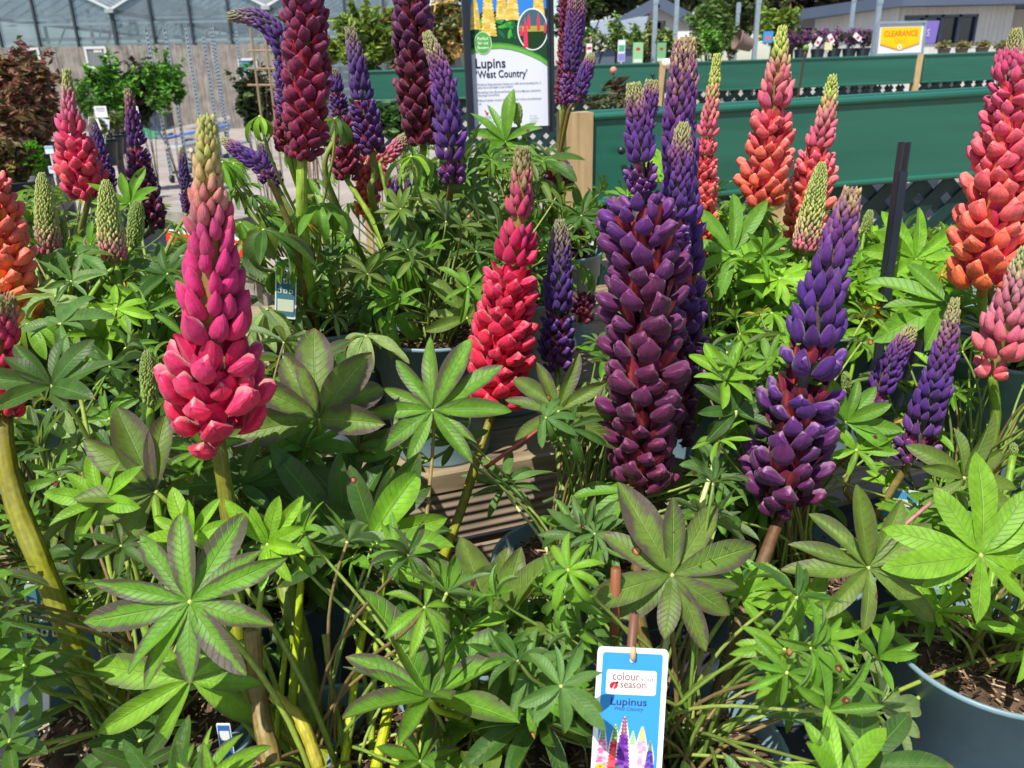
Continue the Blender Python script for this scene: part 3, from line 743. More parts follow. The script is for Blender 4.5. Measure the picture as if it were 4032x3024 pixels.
# lower tier boards and its dark cloth
Lx0 = at_z(60, 2640, Z1).x
for i in range(7):
    mb = MB(); yb = -.012 - i * .127
    mb.box(RP((U0 + U1) / 2, yb - .059, Z1 - .02), (U1 - U0, .118, .028), Matrix.Rotation(ang_r, 3, 'Z')); mb.build('deck_board', M['deck'], st)
# wooden kerb down the left end of the lower tier
mb = MB(); mb.box(RP(U0 + .012, -.47, Z1 + .002), (.03, .93, .075), Matrix.Rotation(ang_r, 3, 'Z')); mb.build('edge_board', M['timber'], st)
mb = MB(); mb.box(RP((U0 + U1) / 2 + .03, -.43, Z1 - .0035), (U1 - U0 - .07, .80, .002), Matrix.Rotation(ang_r, 3, 'Z'))
mb.build('ground_cover_cloth', M['fabric'], None, label='black woven cloth with teal threads laid under the front pots', cat='cloth')

# ================================================================== pots of lupins
# front tier, front row
lupin('F1', 296, 1503, .56, Z1, 'lupin with a leaning stem in the blue grey pot at the lower left corner', rr=.108, top=.20, nleaf=30, cols=('green', 'dark', 'blue'), pv=.5, r_can=.15)
lupin('F2', 700, 1650, .50, Z1, 'lupin with the tall crimson spike with a green tip, nearest in front', top=.20, nleaf=16, cols=('green', 'bright', 'dark'), pv=.8, r_can=.14)
lupin('F2b', 960, 1620, .52, Z1, 'lupin with the scarlet red spike rising at the middle of the display', top=.20, nleaf=8, cols=('green', 'olive', 'bright'), pv=.8)
lupin('F3', 1453, 1590, .51, Z1, 'lupin with the tallest dense plum spikes, behind the blue plant label', top=.22, nleaf=44, cols=('green', 'bright', 'dark', 'blue'), pv=.4, r_can=.17)
lupin('F5', 2140, 1425, .628, Z1, 'lupin with bright green leaves in the blue grey pot at the lower right corner', rr=.096, h=.200, top=.20, nleaf=30, cols=('bright', 'lime', 'green'), pv=.1, r_can=.17)
# front tier, second row
lupin('F4', 1240, 1190, .80, Z1, 'lupin with the slim violet spike beside the scarlet one', top=.24, nleaf=44, cols=('dark', 'green', 'blue'), pv=.4, r_can=.17)
lupin('F6', 1700, 1190, .80, Z1, 'lupin with the leaning plum and violet spike right of the tallest pair', top=.26, nleaf=52, cols=('green', 'bright', 'dark'), pv=.3, r_can=.18)
lupin('F7', 2060, 1160, .82, Z1, 'lupin with two leaning purple spikes with pale green tips', top=.24, nleaf=46, cols=('green', 'bright', 'lime'), pv=.2, r_can=.18)
lupin('F8', 560, 1210, .78, Z1, 'lupin with large dark leaves and a hidden scarlet flower behind the crimson spike', top=.26, nleaf=44, cols=('dark', 'green', 'dark'), pv=.7, r_can=.16, lr=(.055, .08))
lupin('F0', 110, 1215, .80, Z1, 'leafy green lupin without flowers at the left edge, behind the leaning stem', top=.27, nleaf=60, cols=('green', 'bright', 'dark', 'olive'), pv=.4, r_can=.19)
# upper tier, left
lupin('G1', 150, 830, .93, Z2, 'lupin with green and pale pink young spikes at the left', top=.20, nleaf=46, cols=('green', 'blue', 'bright'), pv=.3, r_can=.17)
lupin('G3', -20, 760, 1.02, Z2, 'lupin with the orange spike cut by the left edge', top=.18, nleaf=30, cols=('green', 'bright'), pv=.1)
lupin('G2', 320, 740, 1.10, Z2, 'lupin with a single green bud spike at the left of the crimson one', top=.14, nleaf=44, cols=('green', 'blue', 'bright', 'dark'), pv=.2, r_can=.17)
lupin('G4', 190, 640, 1.36, Z2, 'lupin with the salmon pink spike and slim purple ones at the upper left', top=.18, nleaf=40, cols=('green', 'blue', 'dark'), pv=.2, r_can=.17)
# upper tier, middle
lupin('M1', 700, 690, 1.18, Z2, 'wilting lupin with the dark red spike and two bent violet spikes', top=.24, nleaf=52, cols=('green', 'blue', 'pale', 'bright'), pv=.15, mode='wilt', r_can=.18)
lupin('M2', 870, 640, 1.34, Z2, 'lupin with the slim purple spike and drooping leaves left of the maroon one', top=.24, nleaf=44, cols=('green', 'pale', 'green', 'blue'), pv=.1, mode='wilt', r_can=.17)
lupin('M3', 945, 735, 1.12, Z2, 'lupin with broad olive leaves left of the scarlet spike', top=.20, nleaf=34, cols=('olive', 'green', 'dark'), pv=.4, r_can=.16)
lupin('M4', 1085, 650, 1.30, Z2, 'lupin in the blue pot standing on the upper boards behind the scarlet spike', top=.26, nleaf=44, cols=('green', 'dark', 'olive'), pv=.3, r_can=.17)
lupin('M6', 1010, 560, 1.62, Z2, 'lupin with the maroon spike just left of the poster', top=.20, nleaf=40, cols=('green', 'dark'), pv=.2, r_can=.19)
lupin('M7', 1200, 520, 1.66, Z2, 'lupin with maroon and violet spikes just right of the poster', top=.20, nleaf=40, cols=('dark', 'green'), pv=.2, r_can=.17)
# upper tier, right
lupin('R1', 1520, 720, 1.12, Z2, 'lupin with the slim coral spike with a yellow green tip behind the plum ones', top=.22, nleaf=40, cols=('bright', 'green'), pv=.0, r_can=.15)
lupin('R2', 1670, 660, 1.24, Z2, 'lupin with the two coral spikes in front of the green planter', top=.11, nleaf=56, cols=('bright', 'lime', 'green'), pv=.0, r_can=.19)
lupin('R3', 1840, 720, 1.12, Z2, 'lupin with glossy green leaves left of the black stake', top=.08, nleaf=44, cols=('green', 'bright'), pv=.0, r_can=.16)
lupin('R4', 1990, 640, 1.28, Z2, 'leafy lupin with green buds right of the black stake', top=.07, nleaf=56, cols=('bright', 'green', 'green'), pv=.0, r_can=.18)
lupin('R5', 2190, 760, .98, Z2, 'lupin with the big coral spike at the right edge', top=.16, nleaf=36, cols=('bright', 'green'), pv=.0, r_can=.16)

SH_A = [(0, .11), (.05, .17), (.18, .26), (.3, .38), (.42, .50), (.55, .64), (.66, .76), (.72, .95), (.85, 1.04), (1, 1.05)]
SH_B = [(0, .16), (.08, .26), (.26, .42), (.33, .46), (.45, .72), (.6, .9), (.8, 1.0), (1, .95)]
SH_COL = [(0, .42), (.05, .72), (.12, .88), (.3, 1.0), (.6, 1.05), (.85, 1.0), (1, .78)]
SH_CONE = [(0, .16), (.1, .30), (.3, .50), (.5, .70), (.7, .88), (.85, 1.0), (1, .95)]
SH_BUD = [(0, .35), (.12, .7), (.35, .95), (.7, 1.0), (1, .85)]
SH_SLIM = [(0, .2), (.08, .42), (.25, .66), (.5, .85), (.8, 1.0), (1, .95)]
# --- the near ones
spike('F2', [(447, 255), (452, 430), (462, 640), (468, 800), (470, 955)], .60, 236, 'crimson', 2, stem=[(492, 1100, .59), (510, 1300, .57), (540, 1500, .54)], sr=(.0058, .0075), prof=SH_A)
spike('F2b', [(1128, 320), (1124, 450), (1105, 600), (1085, 740), (1075, 868)], .93, 158, 'red', 2, stem=[(1040, 960, .90), (1000, 1090, .82), (950, 1230, .73), (915, 1400, .62)], sr=(.0048, .006), prof=SH_B, gaps=((.26, .32),))
spike('F4', [(1210, 476), (1208, 600), (1203, 720), (1204, 808)], .98, 84, 'violet', 2, stem=[(1206, 950, .93), (1215, 1050, .88)], sr=(.0034, .0042), prof=SH_SLIM)
spike('F3', [(1374, 440), (1392, 560), (1395, 740), (1388, 900), (1384, 1062)], .78, 186, 'plumbody', 2, stem=[(1376, 1160, .74), (1380, 1320, .66), (1420, 1500, .56)], sr=(.0052, .0065), prof=[(0, .62), (.06, .84), (.2, .98), (.5, 1.04), (.8, 1.0), (1, .78)])
spike('F3', [(1369, 182), (1378, 260), (1384, 330), (1386, 425)], .785, 84, 'purple', 2, sr=(.003, .003), prof=[(0, .34), (.2, .55), (.5, .78), (.8, 1.0), (1, .8)], stem=[(1386, 440, .79), (1392, 600, .785), (1388, 900, .785), (1376, 1160, .745), (1380, 1320, .66)])
spike('F3', [(1408, 176), (1400, 240), (1392, 300)], .79, 52, 'purple', 2, sr=(.002, .003), prof=[(0, .5), (.3, .8), (1, 1)], stem=[(1388, 330, .79), (1388, 440, .79), (1392, 900, .787), (1380, 1160, .747), (1384, 1320, .662)])
spike('F4', [(1476, 266), (1470, 350), (1462, 440), (1452, 560)], .83, 84, 'purple', 2, sr=(.003, .004), prof=SH_SLIM, stem=[(1440, 620, .85), (1420, 900, .85), (1350, 1080, .83)])
spike('F4', [(1480, 80), (1474, 180), (1466, 300), (1476, 470), (1468, 700), (1446, 960)], .90, 122, 'purpleplum', 2, sr=(.005, .006), prof=[(0, .30), (.1, .46), (.22, .58), (.35, .66), (.5, .84), (.7, 1.04), (1, .9)], stem=[(1430, 1050, .87), (1380, 1150, .83)])
spike('F6', [(1842, 408), (1812, 520), (1775, 640), (1752, 760), (1722, 880), (1700, 1000), (1690, 1110)], .72, 188, 'purpleplum', 2, sr=(.0056, .007), prof=[(0, .16), (.1, .30), (.25, .46), (.4, .62), (.55, .86), (.75, 1.04), (.92, 1.0), (1, .7)], gaps=((.50, .56),), stem=[(1668, 1160, .70), (1630, 1260, .66), (1580, 1400, .61), (1540, 1540, .56), (1500, 1630, .52)])
spike('F7', [(1972, 706), (1925, 790), (1878, 885)], .88, 72, 'purple', 2, sr=(.003, .004), prof=SH_SLIM, stem=[(1850, 980, .86), (1840, 1080, .84)])
spike('F7', [(2064, 646), (2040, 760), (2005, 880), (1962, 1005)], .83, 100, 'purple', 2, sr=(.0042, .005), prof=SH_CONE, stem=[(1925, 1060, .83), (1860, 1160, .82), (1800, 1240, .80)])
spike('F7', [(2214, 540), (2195, 640), (2170, 720), (2140, 810)], .78, 128, 'pink', 2, sr=(.0045, .006), prof=SH_CONE, stem=[(2150, 900, .78), (2130, 1040, .78), (2110, 1150, .78)])
spike('F5', [(2190, 960), (2188, 985)], .70, 20, 'bud', 1, sr=(.003, .005), prof=SH_BUD, stem=[(2175, 1060, .68), (2150, 1200, .66), (2130, 1330, .63)])
spike('R5', [(2205, 110), (2185, 250), (2160, 400), (2140, 520), (2120, 640)], .86, 175, 'coralbloom', 2, sr=(.0045, .006), prof=[(0, .45), (.2, .62), (.5, .88), (.8, 1.04), (1, .95)], stem=[(2130, 700, .88)])
spike('R5', [(2196, 60), (2180, 200), (2150, 330), (2128, 470), (2110, 560)], .98, 80, 'purple', 1, sr=(.0035, .005), prof=SH_SLIM)
# --- left
spike('F2', [(320, 760), (322, 820), (326, 878)], .66, 40, 'bud', 2, sr=(.0032, .0045), prof=SH_BUD, stem=[(326, 940, .65), (340, 1100, .62), (400, 1350, .56)])
spike('F1', [(-8, 640), (0, 760), (6, 905)], .66, 110, 'red', 2, sr=(.0075, .0105), prof=[(0, .6), (.5, .9), (1, 1)], stem=[(10, 980, .64), (40, 1100, .62), (90, 1220, .60), (150, 1370, .58), (200, 1480, .57)])
spike('G3', [(-30, 380), (-10, 500), (5, 620), (30, 740)], .86, 170, 'orange', 2, sr=(.004, .005), prof=[(0, .5), (.5, .9), (1, 1)])
spike('G1', [(90, 375), (98, 450), (108, 552)], .98, 54, 'green', 2, sr=(.003, .004), prof=SH_SLIM)
spike('G1', [(229, 391), (237, 480), (248, 566)], .96, 60, 'green', 2, sr=(.0036, .0045), prof=SH_SLIM, stem=[(256, 600, .95), (258, 700, .93)])
spike('G1', [(298, 436), (293, 490), (288, 534)], 1.02, 36, 'bud', 2, sr=(.003, .004), prof=SH_BUD)
spike('G1', [(135, 472), (138, 524)], 1.0, 20, 'bud', 1, sr=(.002, .003), prof=SH_BUD)
spike('G4', [(144, 153), (150, 230), (165, 320), (192, 442)], 1.22, 112, 'rose', 2, sr=(.004, .005), prof=[(0, .14), (.2, .26), (.35, .40), (.5, .72), (.75, 1.0), (1, .8)])
spike('G4', [(275, 193), (290, 280), (306, 380), (330, 505)], 1.30, 78, 'plum', 1, sr=(.0035, .0045), prof=SH_CONE)
spike('G4', [(198, 255), (215, 320), (240, 410)], 1.40, 40, 'violet', 1, sr=(.0025, .004), prof=SH_SLIM)
spike('G2', [(393, 318), (398, 380), (406, 462)], 1.30, 30, 'violet', 1, sr=(.0025, .0035), prof=SH_SLIM)
spike('F8', [(505, 1010), (510, 1080)], .80, 100, 'red', 1, sr=(.004, .006), prof=[(0, .5), (.5, 1), (1, .9)], prot=False)
spike('F8', [(598, 1040), (602, 1082)], .82, 60, 'red', 1, sr=(.004, .006), prof=[(0, .6), (.5, 1), (1, .8)], prot=False)
spike('F8', [(690, 1170), (650, 1210), (620, 1260)], .76, 24, 'violet', 1, sr=(.002, .003), prof=SH_SLIM, prot=False)
# --- middle back
spike('M1', [(650, -120), (658, 20), (664, 150), (662, 250), (652, 345)], 1.00, 118, 'wine', 2, sr=(.0062, .0085), prof=[(0, .6), (.3, .85), (.7, 1.0), (.9, .95), (1, .7)], stem=[(652, 420, 1.0), (655, 520, 1.02), (668, 620, 1.06)])
spike('M1', [(634, 120), (625, 220), (618, 330)], 1.06, 66, 'wine', 1, sr=(.004, .005), prof=SH_COL)
spike('M1', [(494, 36), (530, 34), (568, 46), (598, 78), (618, 130), (622, 200), (628, 260)], 1.04, 60, 'violet', 2, sr=(.003, .004), prof=[(0, .3), (.1, .5), (.3, .8), (.6, 1), (1, 1)])
spike('M1', [(480, 300), (515, 326), (552, 352), (584, 388)], .98, 48, 'purple', 2, sr=(.0034, .0048), prof=SH_SLIM, stem=[(606, 440, .99), (630, 500, 1.0), (648, 580, 1.03), (662, 640, 1.07)])
spike('M1', [(560, 310), (578, 350), (600, 405)], 1.2, 40, 'violet', 1, sr=(.003, .004), prof=SH_SLIM)
spike('M2', [(722, 150), (728, 200), (734, 250)], 1.22, 46, 'violet', 1, sr=(.0035, .0045), prof=SH_SLIM, stem=[(722, 300, 1.2), (710, 400, 1.2)])
spike('M2', [(742, 250), (745, 320), (748, 390)], 1.36, 74, 'wine', 1, sr=(.004, .005), prof=SH_COL)
spike('M2', [(755, 60), (772, 140), (786, 230), (805, 332)], 1.16, 76, 'violet', 2, sr=(.0046, .0055), prof=[(0, .26), (.15, .45), (.4, .62), (.7, .9), (.9, 1), (1, .8)], stem=[(810, 380, 1.17), (806, 440, 1.19)])
spike('M2', [(825, 410), (800, 345), (788, 470)], 1.42, 60, 'coralbloom', 1, sr=(.003, .004), prof=SH_COL)
spike('M2', [(878, 292), (850, 325), (818, 352)], 1.38, 44, 'pink', 1, sr=(.003, .004), prof=SH_SLIM)
spike('M6', [(884, -90), (893, 60), (898, 190), (916, 325)], 1.20, 108, 'maroon', 2, sr=(.005, .006), prof=[(0, .7), (.3, .92), (.7, 1.0), (1, .8)], stem=[(905, 400, 1.25), (900, 470, 1.3)])
spike('M6', [(921, 70), (946, 140), (965, 220), (972, 320), (976, 402)], 1.12, 84, 'purple', 2, sr=(.0045, .005), prof=[(0, .22), (.12, .42), (.3, .6), (.55, .8), (.8, 1.0), (1, .8)], stem=[(968, 440, 1.16), (955, 490, 1.25)])
spike('M6', [(865, 380), (880, 460)], 1.6, 70, 'violet', 0, sr=(.003, .004), prof=SH_COL, prot=False)
spike('M6', [(960, 380), (965, 450)], 1.66, 80, 'wine', 0, sr=(.003, .004), prof=SH_COL, prot=False)
spike('M7', [(1222, -60), (1224, 80), (1220, 160), (1212, 232)], 1.62, 40, 'wine', 1, sr=(.004, .005), prof=SH_COL)
spike('M7', [(1250, -40), (1242, 60), (1230, 180), (1220, 230)], 1.56, 44, 'purple', 1, sr=(.004, .005), prof=SH_COL)
spike('M7', [(1278, 116), (1262, 170), (1244, 226)], 1.50, 44, 'purple', 1, sr=(.003, .004), prof=SH_SLIM, stem=[(1222, 270, 1.52)])
spike('M7', [(1196, 360), (1206, 430)], 1.5, 90, 'maroon', 0, sr=(.003, .004), prof=SH_COL, prot=False)
spike('M7', [(1060, 300), (1062, 340)], 1.8, 46, 'wine', 0, sr=(.003, .004), prof=SH_COL, prot=False)
spike('M7', [(1118, 224), (1118, 268)], 1.44, 24, 'bud', 1, sr=(.003, .004), prof=SH_BUD)
spike('M4', [(1250, 500), (1240, 590)], 1.66, 60, 'maroon', 0, sr=(.003, .004), prof=SH_COL, prot=False)
spike('M4', [(1262, 640), (1256, 700)], 1.5, 60, 'maroon', 0, sr=(.003, .004), prof=SH_COL, prot=False)
# --- right back
spike('R1', [(1550, 116), (1536, 230), (1524, 330), (1518, 450), (1512, 552)], 1.10, 70, 'coral', 2, sr=(.0036, .005), prof=[(0, .2), (.2, .45), (.4, .7), (.6, .95), (.85, 1), (1, .6)], stem=[(1505, 640, 1.1)])
spike('R2', [(1690, 60), (1682, 150), (1668, 260), (1655, 360), (1645, 462)], 1.14, 124, 'coral', 2, sr=(.004, .005), prof=[(0, .14), (.15, .32), (.35, .6), (.55, .85), (.8, 1.0), (1, .9)])
spike('R2', [(1800, 165), (1784, 250), (1762, 350), (1746, 440), (1738, 525)], 1.20, 108, 'coral', 2, sr=(.004, .005), prof=[(0, .14), (.15, .3), (.35, .56), (.55, .85), (.8, 1.0), (1, .9)])
spike('R2', [(1776, 352), (1756, 450), (1736, 548)], 1.04, 60, 'green', 2, sr=(.0034, .0045), prof=SH_SLIM, stem=[(1728, 600, 1.05)])
spike('R3', [(1880, 455), (1866, 505)], 1.2, 22, 'bud', 1, sr=(.002, .003), prof=SH_BUD)
spike('R3', [(1826, 805), (1830, 850)], .95, 22, 'bud', 1, sr=(.002, .003), prof=SH_BUD)
spike('R4', [(1932, 520), (1926, 590)], 1.2, 24, 'bud', 1, sr=(.002, .003), prof=SH_BUD)
spike('R4', [(2130, 560), (2126, 640)], 1.3, 60, 'purple', 0, sr=(.002, .003), prof=SH_SLIM)

# ================================================================== leaves one can pick out
OL, PU = (140, 120, 70), (150, 90, 90)
L_('F2', 410, 1300, .47, 200, 12, 'cam', 'green', 1.6, 0, 8, .27, cup=.25, droop=.45, fold=.35, lenvar=.2)
L_('F2', 412, 1468, .50, 205, 9, 'cam', 'bright', .55, 8, 50, .27, cup=.1, droop=.3)
L_('F1', 112, 834, .60, 140, 9, 'cam', 'dark', .55, 0, 60, .30, cup=.55)
L_('F1', 219, 1084, .55, 110, 8, 'cam', 'bright', .1, 30, 60, .3, cup=.5)
L_('F2', 336, 1062, .56, 172, 7, 'cam', 'olive', 1.0, 70, 190, .34, cup=.2)
L_('F2', 416, 1160, .52, 112, 7, 'cam', 'lime', .1, 0, 130, .3, cup=.6)
L_('F2b', 578, 1176, .53, 118, 8, 'cam', 'lime', .1, -60, 110, .3, cup=.5, base=(560, 1400, .52))
L_('F8', 742, 1160, .66, 215, 9, 'cam', 'dark', .35, 0, 70, .30, cup=.55, droop=.25)
L_('F8', 812, 1172, .64, 210, 8, 'cam', 'dark', .45, -30, 120, .30, cup=.35, droop=.25)
L_('F8', 800, 1170, .60, 180, 4, 'cam', 'bright', .3, -85, 230, .34, cup=.1)
L_('F8', 690, 905, .70, 196, 7, 'cam', 'olive', 1.2, 0, 130, .36, cup=.5)
L_('F2b', 935, 886, .74, 150, 11, 'cam', 'green', .9, 0, 20, .28, cup=.35, petcol=OL)
L_('F3', 1452, 1242, .52, 196, 11, 'cam', 'olive', 1.0, 0, 6, .33, cup=.12, droop=.25, petcol=OL, fold=.2)
L_('F6', 1876, 1226, .60, 178, 10, 'cam', 'olive', .55, 20, 30, .29, cup=.2)
L_('F5', 2119, 1199, .54, 195, 11, 'cam', 'bright', 0, 0, 4, .27, cup=.15, droop=.35, fold=.15)
L_('F7', 2083, 1032, .66, 132, 9, 'cam', 'olive', .35, -25, 40, .28, cup=.45, petcol=(190, 130, 130), base=(1900, 1180, .66), sag=.0)
L_('F6', 1850, 972, .75, 90, 8, 'cam', 'bright', .1, 0, 20, .27, petcol=(150, 90, 70))
L_('F6', 1826, 912, .76, 100, 7, 'cam', 'green', .35, -40, 140, .3, cup=.6)
L_('R5', 2046, 656, .92, 160, 5, 'flat', 'green', .1, 90, 215, .30, cup=.15, droop=.2, nrm=(-.1, -.45, .85))
L_('R4', 1978, 560, 1.08, 108, 10, 'cam', 'bright', 0, 0, 0, .28)
L_('R3', 1684, 602, .98, 80, 10, 'cam', 'lime', 0, 0, 0, .26, cup=.05, droop=.1)
L_('R3', 1667, 676, .94, 128, 10, 'droop', 'bright', 0, 0, 0, .26)
L_('R1', 1582, 550, 1.02, 128, 9, 'cam', 'green', 0, 0, 20, .27)
L_('M4', 1256, 466, 1.38, 72, 8, 'cam', 'dark', 0, 0, 20, .27)
L_('F4', 1206, 888, .78, 145, 9, 'cam', 'olive', 1.0, -20, 40, .26, petcol=(190, 90, 80), base=(1050, 1010, .80), sag=.0)
L_('F3', 1590, 890, .74, 98, 9, 'cam', 'dark', .5, 0, 80, .28, cup=.5, petcol=(196, 206, 140), pet=.0026)
L_('F4', 1262, 1134, .70, 128, 9, 'droop', 'dark', .3, 0, 20, .28, cup=-.05)
L_('F4', 1353, 1062, .74, 140, 8, 'droop', 'green', .2, 80, 120, .26, cup=.05)
L_('F4', 1090, 1050, .90, 100, 9, 'flat', 'blue', .3, 0, 20, .27, petcol=(200, 210, 140))
L_('F2b', 928, 1507, .47, 240, 12, 'up', 'green', .95, 0, 20, .28, cup=.75, droop=.3, petcol=(170, 190, 50), pet=.003)
L_('F2b', 1067, 1371, .54, 205, 9, 'up', 'olive', .55, 0, 40, .34, cup=.95, droop=.2, petcol=(180, 200, 60))
L_('F2b', 880, 1338, .60, 140, 9, 'up', 'dark', .1, 0, 40, .28, cup=.7)
L_('F3', 1160, 1551, .47, 185, 10, 'droop', 'dark', .15, 0, 20, .28, cup=.1, droop=.8)
L_('F3', 1719, 1488, .54, 118, 10, 'flat', 'green', .35, 0, 10, .28)
L_('F5', 1899, 1525, .55, 128, 8, 'right', 'pale', .15, -60, 110, .32, cup=.4)
L_('F5', 1832, 1594, .53, 120, 9, 'droop', 'green', .3, 0, 20, .28)
L_('F6', 1737, 1324, .60, 118, 9, 'cam', 'bright', .45, 0, 60, .3, cup=.55)
L_('F1', 303, 1600, .50, 150, 10, 'flat', 'dark', .05, 0, 10, .26)
L_('F1', 76, 1475, .50, 110, 9, 'flat', 'blue', .0, 0, 10, .3)
L_('F1', 20, 1600, .48, 130, 9, 'flat', 'dark', .1, 0, 10, .3)
L_('F3', 1600, 1290, .56, 92, 7, 'cam', 'bright', .1, -40, 90, .28, cup=.5)
L_('G1', 164, 553, .92, 88, 8, 'droop', 'blue', 0, 0, 20, .34, cup=.35, droop=1.3)
L_('G2', 362, 592, .98, 92, 8, 'cam', 'dark', 0, 0, 20, .28, cup=.5)
L_('G1', 252, 668, .84, 72, 10, 'cam', 'lime', 0, 0, 0, .27)
L_('G1', 120, 640, .84, 110, 7, 'droop', 'pale', 0, 0, 20, .36, cup=.2, droop=1.2)
L_('G1', 60, 700, .80, 110, 8, 'droop', 'bright', 0, 0, 20, .34)
L_('M1', 690, 444, 1.02, 118, 9, 'droop', 'green', 0, 0, 0, .28, cup=-.15)
L_('M1', 569, 496, .98, 132, 9, 'droop', 'dark', .4, 0, 0, .26, cup=-.3, droop=1.3)
L_('M1', 577, 668, .98, 100, 8, 'droop', 'pale', 0, 0, 0, .3, cup=-.5, droop=1.2, petcol=(190, 200, 90))
L_('M1', 653, 722, 1.0, 82, 9, 'droop', 'pale', 0, 0, 0, .24, cup=-.5, petcol=(190, 200, 120))
L_('M2', 868, 561, 1.10, 96, 9, 'droop', 'green', 0, 0, 0, .28, cup=-.5, droop=1.1, petcol=(170, 190, 80))
L_('M3', 790, 726, 1.00, 100, 9, 'droop', 'pale', 0, 0, 0, .28, cup=-.2, droop=1.2)
L_('M3', 1023, 490, 1.22, 132, 10, 'cam', 'olive', .35, 0, 10, .30, cup=.2)
L_('M3', 1009, 687, 1.0, 118, 9, 'cam', 'olive', .25, -20, 60, .28, cup=.4)
L_('M6', 888, 338, 1.10, 88, 8, 'droop', 'bright', 0, 0, 0, .3, cup=-.2, petcol=(180, 200, 120))
L_('M7', 1092, 306, 1.42, 100, 10, 'cam', 'green', 0, 0, 20, .24, cup=.5)
L_('M1', 723, 256, 1.14, 66, 8, 'droop', 'dark', 0, 0, 0, .32, cup=-.2)
L_('M1', 561, 251, 1.02, 62, 8, 'droop', 'bright', 0, 0, 0, .3, cup=-.4)
L_('M7', 1172, 346, 1.4, 92, 9, 'flat', 'dark', .3, 0, 0, .3)
L_('M3', 1018, 404, 1.3, 96, 9, 'up', 'dark', 0, 0, 0, .28)
L_('G2', 280, 440, 1.16, 80, 8, 'cam', 'green', 0, 0, 20, .28, cup=.5)
L_('F1', 130, 700, .70, 96, 8, 'flat', 'blue', .2, 0, 20, .34)
for q_ in ((1040, 250), (1100, 240), (1160, 260), (1030, 200), (1190, 270), (1250, 290), (1250, 370), (1255, 240), (1310, 330), (1310, 260), (1350, 360), (1380, 240)): PROT.append((q_[0] * K, q_[1] * K, 60, 2.1))
for x, y, Y, r, n, md, c, pv_ in ((170, 955, .76, 95, 8, 'cam', 'pale', .2), (85, 965, .74, 90, 8, 'up', 'dark', .4), (236, 905, .78, 88, 8, 'cam', 'green', .5), (50, 885, .78, 80, 9, 'droop', 'bright', 0), (130, 1035, .72, 84, 8, 'cam', 'green', .2), (20, 1000, .72, 90, 8, 'flat', 'dark', .3), (250, 1010, .72, 80, 8, 'droop', 'dark', .5)):
    L_('F0', x, y, Y, r, n, md, c, pv_)
for x, y, Y, r, n, md, c, pv_ in ((868, 968, .76, 86, 8, 'cam', 'green', .6), (985, 955, .78, 72, 8, 'cam', 'dark', .4), (640, 1010, .70, 110, 7, 'up', 'dark', .6), (560, 965, .74, 90, 8, 'up', 'green', .3)):
    L_('F8', x, y, Y, r, n, md, c, pv_)
PROT.append((1000 * K, 1010 * K, 60, .98)); PROT.append((1452 * K, 1242 * K, 150 * K, .52)); PROT.append((410 * K, 1300 * K, 140 * K, .47)); PROT.append((2119 * K, 1199 * K, 110 * K, .54)); PROT.append((1876 * K, 1226 * K, 90 * K, .6)); PROT.append((1400 * K, 1250 * K, 60 * K, .52)); PROT.append((410 * K, 1468 * K, 100 * K, .49)); PROT.append((933 * K, 886 * K, 80 * K, .74))

for a in ((1060, 1010), (1150, 1000), (1010, 1130), (1060, 1190), (950, 1010), (1000, 1060), (1100, 1080), (1130, 1140), (960, 1110)): PROT.append((a[0] * K, a[1] * K, 90, 1.0))
for yy in (1400, 1460, 1520, 1600): PROT.append((1360 * K, yy * K, 140, .45)); PROT.append((1400 * K, yy * K, 100, .45))
for pts, r0, r1, c in (
    ([(560, 1090, .70), (640, 1350, .62), (690, 1660, .52)], .0085, .0105, (126, 146, 48)),
    ([(655, 1180, .62), (640, 1400, .58), (625, 1600, .52)], .003, .004, (170, 190, 30)),
    ([(800, 1280, .60), (770, 1450, .56), (742, 1660, .50)], .0028, .0036, (176, 196, 30)),
    ([(838, 1200, .62), (812, 1400, .58), (800, 1660, .52)], .002, .003, (150, 180, 50)),
    ([(905, 1180, .66), (872, 1380, .60), (812, 1660, .50)], .0038, .0046, (180, 190, 30)),
    ([(700, 1370, .58), (720, 1500, .55), (752, 1660, .50)], .002, .0028, (150, 160, 50)),
    ([(620, 1380, .56), (606, 1500, .54), (590, 1660, .50)], .0022, .003, (160, 180, 40)),
    ([(1010, 1400, .54), (900, 1500, .52), (850, 1660, .48)], .0026, .0034, (176, 190, 40)),
    ([(590, 1500, .50), (650, 1560, .48), (690, 1660, .46)], .0045, .005, (170, 160, 50)),
    ([(545, 1360, .52), (560, 1520, .50), (590, 1660, .46)], .006, .0075, (140, 120, 70)),
    ([(840, 1330, .60), (836, 1480, .56), (820, 1660, .50)], .0018, .0024, (150, 170, 60)),
    ([(760, 1330, .64), (792, 1500, .58), (800, 1660, .54)], .0018, .0024, (150, 170, 60))):
    bare_stem('F2' if pts[-1][0] < 780 else 'F2b', pts, r0, r1, c, c)
for q_ in ((1980, 1480), (2050, 1500), (2130, 1470), (2190, 1540), (2080, 1580), (2000, 1580), (1600, 1600), (1560, 1640), (1650, 1560), (120, 1540), (180, 1600), (80, 1600), (240, 1560)): PROT.append((q_[0] * K, q_[1] * K, 60, .62))
for yy in (1320, 1400, 1480, 1560, 1640):
    for xx in (640, 720, 800): PROT.append((xx * K, yy * K, 60, .56))
fill_leaves()

